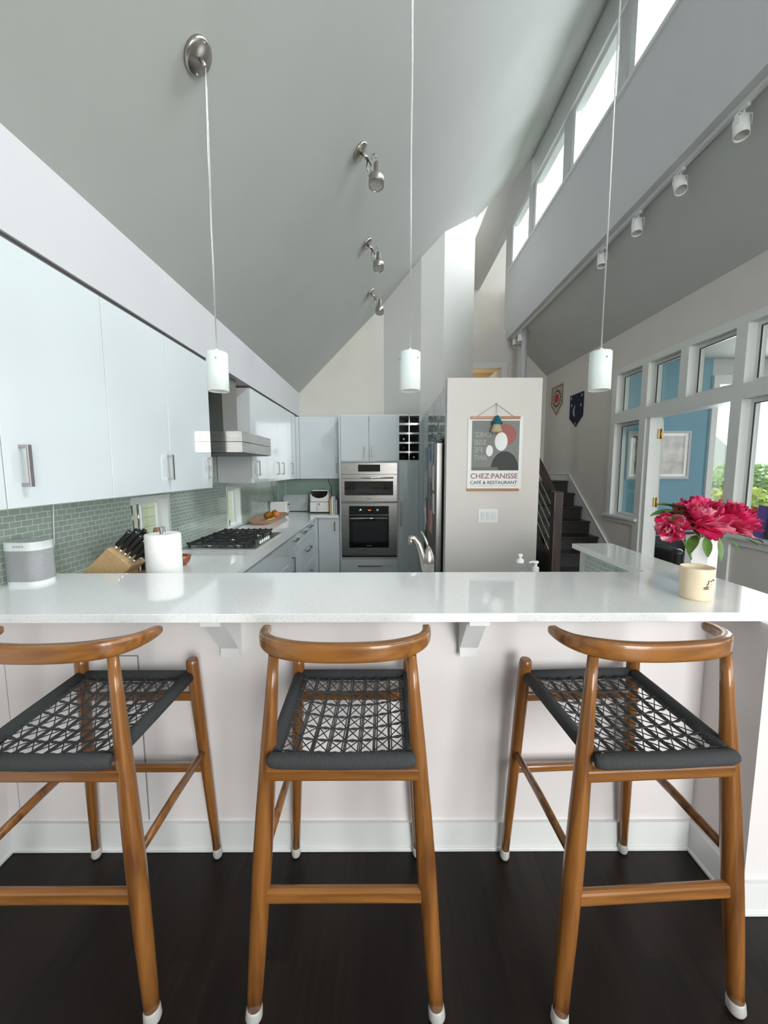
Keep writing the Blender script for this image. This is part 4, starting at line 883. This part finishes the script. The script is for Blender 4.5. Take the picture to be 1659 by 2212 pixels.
for k in range(32):
    r = .185 if k % 2 == 0 else .135; a = 2 * PI * k / 32; rays.append((ym + r * math.cos(a), 2.76 + r * math.sin(a) * .9))
build('sun_rays', B().prism(rays, 'X', XR - .013, XR - .009), 'brownfelt', t)
build('sun_ring', B().prism(blob(ym, 2.76, .12, .11), 'X', XR - .0145, XR - .009), 'cream', t)
build('sun_disc', B().prism(blob(ym, 2.76, .082, .08), 'X', XR - .016, XR - .009), 'redfelt', t)
bd = B()
pl = [(6.88, 2.955), (7.30, 2.955), (7.30, 2.66), (ym, 2.49), (6.88, 2.66)]
for a, c in zip(pl, pl[1:] + pl[:1]): bd.tube([(XR - .012, a[0], a[1]), (XR - .012, c[0], c[1])], .006, 6)
build('border', bd, 'brownfelt', t)
t, ym = pennant('moon_pennant', 6.15, 6.59, 2.71, 2.35, 2.20, 'navy', 'navy felt pennant with a silver crescent moon, right of the sun pennant')
cres = [(ym + .015 + .075 * math.sin(math.radians(a)), 2.445 - .085 * math.cos(math.radians(a))) for a in range(0, 181, 12)] + [(ym + .015 + .040 * math.sin(math.radians(a)), 2.445 - .085 * math.cos(math.radians(a))) for a in range(180, -1, -12)][1:-1]
build('crescent', B().prism(cres, 'X', XR - .014, XR - .009), 'silverfelt', t)
for k, (yy, zz_) in enumerate(((6.20, 2.66), (6.54, 2.66), (6.22, 2.52), (6.52, 2.55), (ym, 2.25))): build('star', B().prism([(yy + (.026 if q % 2 == 0 else .010) * math.sin(q * PI / 4), zz_ + (.026 if q % 2 == 0 else .010) * math.cos(q * PI / 4)) for q in range(8)], 'X', XR - .014, XR - .009), 'silverfelt', t)

# ------------------------------------------------------------------ stairs
t = thing('staircase', 'black wooden staircase climbing behind the partition wall', 'stairs', (2.6, 5.8, 0))
rn, rs = .25, .188
for k in range(7):
    z = 1.35 - rs * (6 - k); y = 6.48 - rn * (6 - k)
    build('tread', box(2.24, 3.005, y, y + rn + .02 if k < 6 else 7.6, z - .032, z, .006, 2), 'stairwood', t)
    build('riser', box(2.26, 3.0, y + .025, y + .04, max(0, z - rs), z - .032), 'stairwood', t)
build('carriage', B().prism([(4.98, 0), (6.5, 0), (6.5, 1.2), (6.5, 1.16), (5.02, .05)], 'X', 2.28, 2.32), 'stairwood', t)
build('landing', box(1.42, 3.0, 6.62, 7.59, 1.2, 1.318), 'stairwood', t)
sb = B().prism([(5.0, .0), (5.0, .33), (6.48, 1.45), (7.6, 1.45), (7.6, 1.35), (6.55, 1.35), (6.5, 1.0), (5.2, .0)], 'X', XR - .02, XR)
sb.tube([(XR - .02, 5.0, .335), (XR - .02, 6.48, 1.455), (XR - .02, 7.6, 1.455)], .012, 6)
struct('baseboard_stairs', sb, 'trim', 'white skirt board climbing the right wall beside the stairs', 'baseboard')
struct('baseboard_right', box(XR - .015, XR, -3.2, 3.42, 0, .12), 'trim'); struct('baseboard_landing', box(2.28, XR, 7.585, 7.6, 1.35, 1.45), 'trim')
t = thing('stair_railing', 'dark wooden newel and sloping rail with grey metal rods', 'railing', (2.18, 5.0, 0))
build('newel_post', B().box(2.125, 2.240, 4.94, 5.055, 0, 1.262, .012, 3), 'railwood', t)
for off, nm, rr_, m_ in ((0, 'handrail', None, 'railwood'),) + tuple((.20 + .155 * k, 'rod', .009, 'steel') for k in range(5)):
    a = Vector((2.18, 5.05, 1.20 - off)); c = Vector((2.18, 7.0, 1.20 - off + 1.95 * .752))
    if nm == 'handrail':
        build(nm, B().prism([(a.y, a.z - .09), (c.y, c.z - .09), (c.y, c.z + .03), (a.y, a.z + .03)], 'X', 2.155, 2.215), m_, t)
    else: build(nm, B().cyl(a, c, rr_, seg=10), m_, t)
build('foot_block', box(2.10, 2.27, 4.90, 5.08, 0, .10, .01, 2), 'railwood', t)

# ------------------------------------------------------------------ den: chair, picture, books on sill
t = thing('leather_armchair', 'black leather armchair in the blue room seen low through the doorway', 'armchair', (3.85, 5.0, 0))
build('back', box(3.45, 4.25, 5.12, 5.36, .2, .74, .07, 5), 'leather', t); build('seat', box(3.52, 4.18, 4.62, 5.15, .2, .45, .06, 5), 'leather', t)
for x in (3.42, 4.18): build('arm', box(x, x + .14, 4.6, 5.3, .12, .60, .06, 5), 'leather', t)
for x in (3.46, 4.24):
    for y in (4.64, 5.28): build('leg', B().cyl((x, y, 0), (x, y, .14), .02), 'railwood', t)
t = thing('framed_picture', 'large white framed glass picture on the blue wall', 'picture', (3.75, 5.49, 1.4))
f = B().box(3.33, 4.18, 5.47, 5.499, 2.02, 2.05).box(3.33, 4.18, 5.47, 5.499, 1.40, 1.435).box(3.33, 3.36, 5.47, 5.499, 1.40, 2.05).box(4.15, 4.18, 5.47, 5.499, 1.40, 2.05)
build('frame', f, 'white', t); build('mat_board', box(3.36, 4.15, 5.485, 5.49, 1.435, 2.02), 'poster', t); build('print', box(3.40, 4.11, 5.482, 5.486, 1.47, 1.985), 'print', t)
build('glass', box(3.36, 4.15, 5.476, 5.478, 1.435, 2.02), 'picglass', t)
for y0, dy, h_, m_, lab, x in ((3.14, .15, .24, 'orangecover', 'orange book leaning on the right wall sill', 3.00), (3.10, .11, .26, 'purple', 'purple book leaning in front of the orange one', 2.992), (2.98, .15, .25, 'darkcover', 'dark book leaning at the right photo edge', 2.984)):
    bb = box(x - .004, x + .004, y0 - dy / 2, y0 + dy / 2 + .03, .987, .987 + h_, .001, 1, rot=Matrix.Rotation(.12, 3, 'X'), piv=(x, y0, .987))
    t = thing('sill_book', lab, 'book', (x, y0, .987), 'books on the window sill'); build('cover', bb, m_, t)

# ------------------------------------------------------------------ candle, vase, peonies
t = thing('candle_tumbler', 'cream wax candle tumbler with scribbled brown lettering on the bar', 'candle', (1.148, 1.425, 1.067))
build('tumbler', B().lathe((1.148, 1.425, 1.067), [(0, .0), (.046, 0), (.051, .008), (.0535, .113), (.0525, .118), (.050, .116), (.049, .10), (0, .098)], 48), 'candle', t)
def onc(a, z, r=.0537): a = math.radians((a + 42) * 1.7 - 105); return (1.148 + r * math.cos(a), 1.425 + r * math.sin(a), z)
sq = [(-42, 1.118), (-38, 1.121), (-34, 1.126), (-32, 1.123), (-36, 1.117), (-42, 1.113), (-36, 1.115), (-30, 1.115)]
sq2 = [(-36, 1.130), (-32, 1.136), (-34, 1.142), (-31, 1.146), (-27, 1.141), (-24, 1.146), (-20, 1.150), (-18, 1.144)]
build('script_lettering', B().tube([onc(a, z, .0531) for a, z in sq], .0014, 6).tube([onc(a, z, .0534) for a, z in sq2], .0014, 6).ball(onc(-30, 1.127, .053), .0013, seg=8).ball(onc(-26, 1.131, .053), .0013, seg=8), 'ink', t)
t = thing('flower_vase', 'tall white porcelain vase on the bar behind the candle', 'vase', (1.298, 1.60, 1.067))
hexp = [(1.298 + .0535 * math.cos(2 * PI * k / 6 + .3), 1.60 + .0535 * math.sin(2 * PI * k / 6 + .3)) for k in range(6)]
hexi = [(1.298 + .049 * math.cos(2 * PI * k / 6 + .3), 1.60 + .049 * math.sin(2 * PI * k / 6 + .3)) for k in range(6)]
vb = B(); lo = [vb.bm.verts.new((x, y, 1.067)) for x, y in hexp]; hi = [vb.bm.verts.new((x, y, 1.268)) for x, y in hexp]; hj = [vb.bm.verts.new((x, y, 1.268)) for x, y in hexi]; hk = [vb.bm.verts.new((x, y, 1.09)) for x, y in hexi]
for a, c in ((lo, hi), (hi, hj), (hj, hk)):
    for k in range(6): vb.bm.faces.new((a[k], a[(k + 1) % 6], c[(k + 1) % 6], c[k]))
vb.bm.faces.new(lo); vb.bm.faces.new(hk)
vo = build('body', vb, 'vase', t); md = vo.modifiers.new('b', 'BEVEL'); md.width = .004; md.segments = 3
def petal(b, base, d, ln, wd, cup, ruffle, up=Vector((0, 0, 1))):
    # d: outward direction; a cupped, ruffled, double-curved sheet
    d = Vector(d).normalized(); side = d.cross(up)
    if side.length < 1e-3: side = Vector((1, 0, 0))
    side.normalize(); nn = side.cross(d).normalized(); nu, nv = 7, 7; g = []
    ph = random.uniform(0, 6)
    for i in range(nu):
        u = i / (nu - 1); row = []
        w = wd * (math.sin(PI * (.08 + .80 * u)) ** .65)
        for j in range(nv):
            v = j / (nv - 1) * 2 - 1
            edge = u ** 2
            p = Vector(base) + d * (ln * u * (1 - .13 * abs(v) ** 2.2 * edge)) + side * (w * v) + nn * (cup * ln * (u ** 1.6) * 1.0 + .25 * w * v * v) + nn * ruffle * edge * math.sin(ph + v * 8 + u * 2) + d * ruffle * edge * math.sin(ph * 2 + v * 11)
            row.append(b.bm.verts.new(p))
        g.append(row)
    for i in range(nu - 1):
        for j in range(nv - 1):
            f = b.bm.faces.new((g[i][j], g[i][j + 1], g[i + 1][j + 1], g[i + 1][j])); f.smooth = True
def leafm(b, p0, d, ln, wd, droop=.2):
    d = Vector(d).normalized(); side = d.cross(Vector((0, 0, 1)))
    side = side.normalized() if side.length > 1e-3 else Vector((1, 0, 0)); nn = side.cross(d).normalized(); rows = []
    for i in range(8):
        u = i / 7; w = wd * math.sin(PI * min(1, u * .93 + .04)) ** .8; c = Vector(p0) + d * ln * u - Vector((0, 0, 1)) * droop * ln * u * u
        rows.append([b.bm.verts.new(c - side * w + nn * w * .35), b.bm.verts.new(c), b.bm.verts.new(c + side * w + nn * w * .35)])
    for i in range(7):
        for j in range(2):
            f = b.bm.faces.new((rows[i][j], rows[i][j + 1], rows[i + 1][j + 1], rows[i + 1][j])); f.smooth = True
def peony(c, face, R, lab, m_='petal', stamen=True, layers=5):
    c = Vector(c); face = Vector(face).normalized(); t = thing('peony', lab, 'flower', c, 'peonies in the white vase')
    q = Vector((0, 0, 1)).rotation_difference(face)
    b = B(); b2 = B()
    for l in range(layers):
        n = [7, 8, 8, 7, 6][l]; f = l / (layers - 1); tilt = math.radians(-8 + 72 * f)  # outer flat, inner upright
        for k in range(n):
            a = 2 * PI * (k + .5 * (l % 2)) / n + random.uniform(-.25, .25)
            d = Vector((math.cos(a) * math.cos(tilt), math.sin(a) * math.cos(tilt), math.sin(tilt)))
            tgt = b2 if (random.random() < (.18 if m_ == 'petal' else .55)) else b
            petal(tgt, c + q @ (d * R * .10), q @ d, R * (1.0 - .38 * f) * random.uniform(.88, 1.1), R * (.40 - .12 * f), .25 + .28 * f, R * .06, q @ Vector((0, 0, 1)))
    build('petals', b, 'petal' if m_ == 'petal' else 'petal', t)
    build('pink_petals', b2, 'petalp', t)
    if stamen:
        s = B()
        for _ in range(60):
            a = random.uniform(0, 6.28); r = R * .22 * math.sqrt(random.random()); top = c + q @ Vector((r * 1.5 * math.cos(a), r * 1.5 * math.sin(a), R * random.uniform(.50, .72)))
            s.tube([c + q @ Vector((r * math.cos(a) * .5, r * math.sin(a) * .5, R * .2)), top], [.0012, .0022], 5)
        build('stamens', s, 'stamen', t)
    st = Vector((1.298, 1.60, 1.10)); build('stem', B().tube([st + (c - st) * .0, st.lerp(c, .6) + Vector((0, 0, .02)), c], .0035, 8), 'leaf', t)
    return t
peony((1.245, 1.56, 1.328), (-.05, -.55, 1), .105, 'large open magenta peony with yellow stamens, leftmost of the big blooms')
peony((1.402, 1.60, 1.322), (.35, -.50, .8), .098, 'full magenta peony with paler tips at the right of the bunch', stamen=False)
peony((1.325, 1.66, 1.338), (.1, .1, 1), .10, 'magenta peony at the back between the two front blooms', stamen=False)
peony((1.135, 1.55, 1.318), (-.7, -.45, -.25), .062, 'small pink peony drooping at the left of the bunch', 'petalp', stamen=False, layers=4)
t = thing('peony_foliage', 'green pointed peony leaves spreading from the vase', 'leaves', (1.298, 1.60, 1.20))
for p0, d, ln, wd in (((1.198, 1.56, 1.367), (-1, -.05, .12), .15, .032), ((1.193, 1.56, 1.377), (-.9, .15, .35), .12, .030), ((1.198, 1.55, 1.352), (-.8, -.35, .1), .11, .028), ((1.178, 1.53, 1.322), (.35, -.6, -.55), .06, .018), ((1.218, 1.53, 1.282), (-.55, -.4, -.5), .085, .02), ((1.248, 1.52, 1.277), (-.25, -.5, -.8), .07, .016), ((1.288, 1.51, 1.272), (.02, -.25, -1), .07, .013), ((1.338, 1.52, 1.272), (.3, -.4, -.6), .05, .012), ((1.408, 1.53, 1.267), (.75, -.3, -.3), .045, .014), ((1.448, 1.54, 1.267), (.9, -.1, -.25), .04, .012), ((1.128, 1.53, 1.312), (-1, -.1, -.1), .05, .008), ((1.168, 1.55, 1.362), (-.9, -.3, .3), .09, .02), ((1.278, 1.68, 1.352), (-.6, .4, .5), .09, .02)):
    lb = B(); leafm(lb, p0, d, ln, wd); build('leaf', lb, 'leaf', t)
sb_ = B()
for p0 in ((1.22, 1.56, 1.375), (1.24, 1.53, 1.29), (1.43, 1.53, 1.275), (1.31, 1.51, 1.28)): sb_.tube([(1.298, 1.60, 1.2), ((1.298 + p0[0]) / 2, (1.6 + p0[1]) / 2, 1.29), p0], .0025, 6)
build('stems', sb_, 'leaf', t)

# ------------------------------------------------------------------ pendants, spots, track
def pendant(x, lab, rot):
    y = 1.77; zt, zb, r = 2.040, 1.878, .0445; zc = roofz(x); t = thing('pendant_lamp', lab, 'lamp', (x, y, zb), 'pendant lamps over the bar')
    nn = Vector((1, 0, -1)).normalized(); c = Vector((x - .025, y, zc - .025))
    cn = build('canopy', B().lathe(c, [(0, -.002), (.064, -.002), (.065, .012), (.058, .018), (0, .019)], 40, nn), 'nickel', t)
    build('screw', B().ball(c + nn * .019 + Vector((.03, -.03, .03)), .004, seg=8).ball(c + nn * .019 + Vector((-.03, .03, -.03)), .004, seg=8), 'chrome', cn)
    build('cord_grip', B().cyl(c + nn * .018, c + nn * .045 + Vector((0, 0, -.012)), .008, .007, 14), 'nickel', cn)
    e = c + nn * .045 + Vector((0, 0, -.012)); build('cord', B().tube([e, Vector((x + .004, y, e.z - .06)), Vector((x, y, e.z - .3)), Vector((x, y, zt + .015))], .0028, 8), 'wire', t)
    build('cable', B().tube([e + Vector((0, .003, 0)), Vector((x + .008, y, e.z - .08)), Vector((x + .004, y, (e.z + zt) / 2)), Vector((x + .002, y, zt + .012))], .0012, 6), 'wire', t)
    build('cord_cap', B().lathe((x, y, zt - .004), [(.012, 0), (.011, .012), (.004, .02), (0, .02)], 16), 'plaswhite', t)
    build('lamp_shade', B().lathe((x, y, zb), [(.0405, .004), (.0415, 0), (r, .001), (r, .158), (r - .004, .162), (0, .163), (0, .159), (.0415, .158), (.0405, .004)], 48), 'shade', t)
    a = rot
    for k in range(3):
        aa = math.radians(a + 120 * k); build('screw', B().lathe((x + r * math.cos(aa), y + r * math.sin(aa), zt - .032), [(.0035, 0), (.003, .003), (0, .0035)], 10, (math.cos(aa), math.sin(aa), 0)), 'steeld', t)
    build('bulb', B().lathe((x, y, zb + .05), [(0, 0), (.014, .01), (.016, .04), (.010, .08), (0, .1)], 16), 'plaswhite', t)
pendant(-.713, 'left pendant lamp, the one whose round canopy shows on the ceiling', -75)
pendant(.116, 'middle pendant lamp hanging in front of the tall cabinet', -50)
pendant(.935, 'right pendant lamp hanging in front of the window wall', -88)
def spot(y, lab, tw):
    x = -.16; c = Vector((x, y, roofz(x))); nn = Vector((1, 0, -1)).normalized(); t = thing('ceiling_spotlight', lab, 'spotlight', c, 'nickel spotlights on the sloped ceiling')
    build('canopy', B().lathe(c, [(0, -.004), (.063, -.004), (.065, .012), (.058, .017), (0, .018)], 36, nn), 'nickel', t)
    e = c + nn * .075; build('stem', B().cyl(c + nn * .015, e, .012, seg=16), 'nickel', t)
    h = c + Vector((.088, -.02, -.175))     # hinge at the head
    arm = [e - nn * .01, e + Vector((.018, -.004, -.025)), e + Vector((.032, -.01, -.065)), h + Vector((0, 0, -.02))]
    build('arm', B().tube(arm, .013, 12, scale=(1.3, .5)), 'nickel', t)
    build('flex_cord', B().tube([e, e + Vector((-.004, -.02, -.06)), e + Vector((.01, -.03, -.13)), h + Vector((-.03, -.01, .0))], .0048, 8).tube([e, e + Vector((.03, -.03, -.06)), e + Vector((.03, -.02, -.12)), h + Vector((-.012, -.01, .01))], .0048, 8).tube([h + Vector((.025, -.02, .10)), h + Vector((.02, -.02, .125)), h + Vector((.002, -.02, .12)), h + Vector((-.005, -.02, .09))], .0048, 8), 'steeld', t)
    ax = Vector((-.03, -.30, -1)).normalized(); top = h + Vector((.032, .0, .078))
    hd = build('head', B().lathe(top, [(0, 0), (.020, .001), (.022, .008), (.022, .088), (.026, .095), (.044, .115), (.052, .122), (.053, .128), (.053, .182), (.0505, .183), (.0495, .170)], 36, ax), 'nickel', t)
    build('lens', B().lathe(top, [(.0495, .170), (.03, .166), (.012, .160), (0, .158)], 32, ax), 'lens', hd)
spot(3.04, 'nearest and largest of the nickel ceiling spotlights', 0); spot(4.19, 'nickel ceiling spotlight in the middle of the row', 0); spot(5.29, 'farthest and smallest nickel ceiling spotlight', 0)
t = thing('light_track', 'long white light track under the beam on the right', 'light track', (2.33, 4.3, 3.86))
build('rail', B().box(2.32, 2.352, .4, 7.5, 3.868, 3.899), 'trim', t)
for y, lab, tx in ((2.83, 'track spotlight nearest the viewer, upper right', .03), (3.38, 'second track spotlight along the beam, lens tilted toward the viewer', -.02), (3.90, 'third track spotlight along the beam', .02), (4.49, 'fourth track spotlight beside the right pendant cord', 0), (7.03, 'small track spotlight left of the white post, nearer one', -.0), (7.30, 'small track spotlight farthest down the beam', -.02), (2.28, 'track spotlight just beyond the top right of the view', .02)):
    p = Vector((2.336, y, 3.868)); s = thing('track_spotlight', lab, 'spotlight', p, 'white spotlights on the track')
    build('adapter', B().box(2.322, 2.350, y - .035, y + .035, 3.846, 3.868, .002, 1).cyl((2.336, y, 3.846), (2.336, y, 3.815), .008, seg=12), 'trim', s)
    build('yoke', B().box(2.286, 2.290, y - .012, y + .012, 3.755, 3.82).box(2.382, 2.386, y - .012, y + .012, 3.755, 3.82).box(2.286, 2.386, y - .012, y + .012, 3.815, 3.82), 'trim', s)
    ax = Vector((-.10 + tx, -.22 if tx >= 0 else -.5, -1)).normalized(); c = p + Vector((0, .02, -.06))
    hd = build('head', B().lathe(c, [(0, 0), (.040, .003), (.044, .01), (.044, .128), (.041, .129), (.040, .115)], 28, ax), 'plaswhite', s)
    build('lens', B().lathe(c, [(.040, .115), (.015, .108), (0, .107)], 24, ax), 'lens', hd)

# ------------------------------------------------------------------ light
w = bpy.data.worlds.new('world'); SC.world = w; w.use_nodes = True; nt = w.node_tree; bg = nt.nodes['Background']
tc = nt.nodes.new('ShaderNodeTexCoord'); sx = nt.nodes.new('ShaderNodeSeparateXYZ'); nt.links.new(tc.outputs['Generated'], sx.inputs[0])
mr = nt.nodes.new('ShaderNodeMapRange'); mr.inputs['From Min'].default_value = -1; nt.links.new(sx.outputs[2], mr.inputs[0])
rp = ramp(nt, [(.0, (.16, .18, .14)), (.485, (.20, .23, .19)), (.505, (.86, .90, .94)), (.8, (.93, .96, 1.0))]); nt.links.new(mr.outputs[0], rp.inputs[0]); nt.links.new(rp.outputs[0], bg.inputs[0])
bg.inputs[1].default_value = 2.2
def area(name, loc, direction, sx_, sy_, power, col=(1, 1, 1)):
    l = bpy.data.lights.new(name, 'AREA'); l.shape = 'RECTANGLE'; l.size = sx_; l.size_y = sy_; l.energy = power; l.color = col
    o = bpy.data.objects.new(name, l); COL.objects.link(o); o.location = loc
    o.rotation_euler = Vector(direction).to_track_quat('-Z', 'Y').to_euler(); return o
for i, (a, c) in enumerate(wins[:7]):
    l = area('clerestory_daylight', (XC + .50, (a + c) / 2, (ZS + ZH) / 2 + .32), (-1, .45 if a < 3.5 else .1, -1.05), 1.05, .95, 29 if a > 1.5 else 92, (.93, .96, 1)); l.data.spread = math.radians(105)
area('tower_daylight', (XC + .16, 9.3, 7.8), (-1, 0, 0), 2.4, 1.2, 30, (.95, .97, 1))
l = area('rear_fill_light', (1.75, -3.15, 1.72), (-.15, 1, -.22), 1.8, 3.0, 104, (1, .985, .965)); l.data.spread = math.radians(125)  # unseen fill lamp added in the rear opening to brighten bar and partition
l = area('side_fill_light', (XR - .02, -1.15, 1.85), (-1, .1, -.3), 3.4, 1.75, 26, (.97, .985, 1)); l.data.spread = math.radians(125)  # fill lamp added out of view, brightening the left cabinets from the right
area('den_daylight', (5.3, 5.42, 1.65), (-.3, -1, -.05), 1.6, 2.0, 60, (.97, .99, 1))
area('den_fill_light', (6.5, 1.5, 1.6), (-1, 1.0, .1), 2.5, 2.0, 40, (.98, 1, 1))  # unseen fill lamp standing mid-room in the den; no door there
area('bedroom_lamp', (1.9, 8.3, 3.3), (0, .3, -1), .4, .4, 9, (1, .80, .55))

SC.view_settings.view_transform = 'Standard'; SC.view_settings.look = 'None'; SC.view_settings.gamma = 1.0; SC.view_settings.use_curve_mapping = False
SC.view_settings.exposure = 0.06
SC.render.film_transparent = False
try:
    SC.cycles.use_denoising = True; SC.cycles.max_bounces = 10; SC.cycles.diffuse_bounces = 6; SC.cycles.transparent_max_bounces = 16
    SC.cycles.sample_clamp_indirect = 6
except Exception: pass
# deg objects whose proto label was empty are filled above; drop unused children-less empties
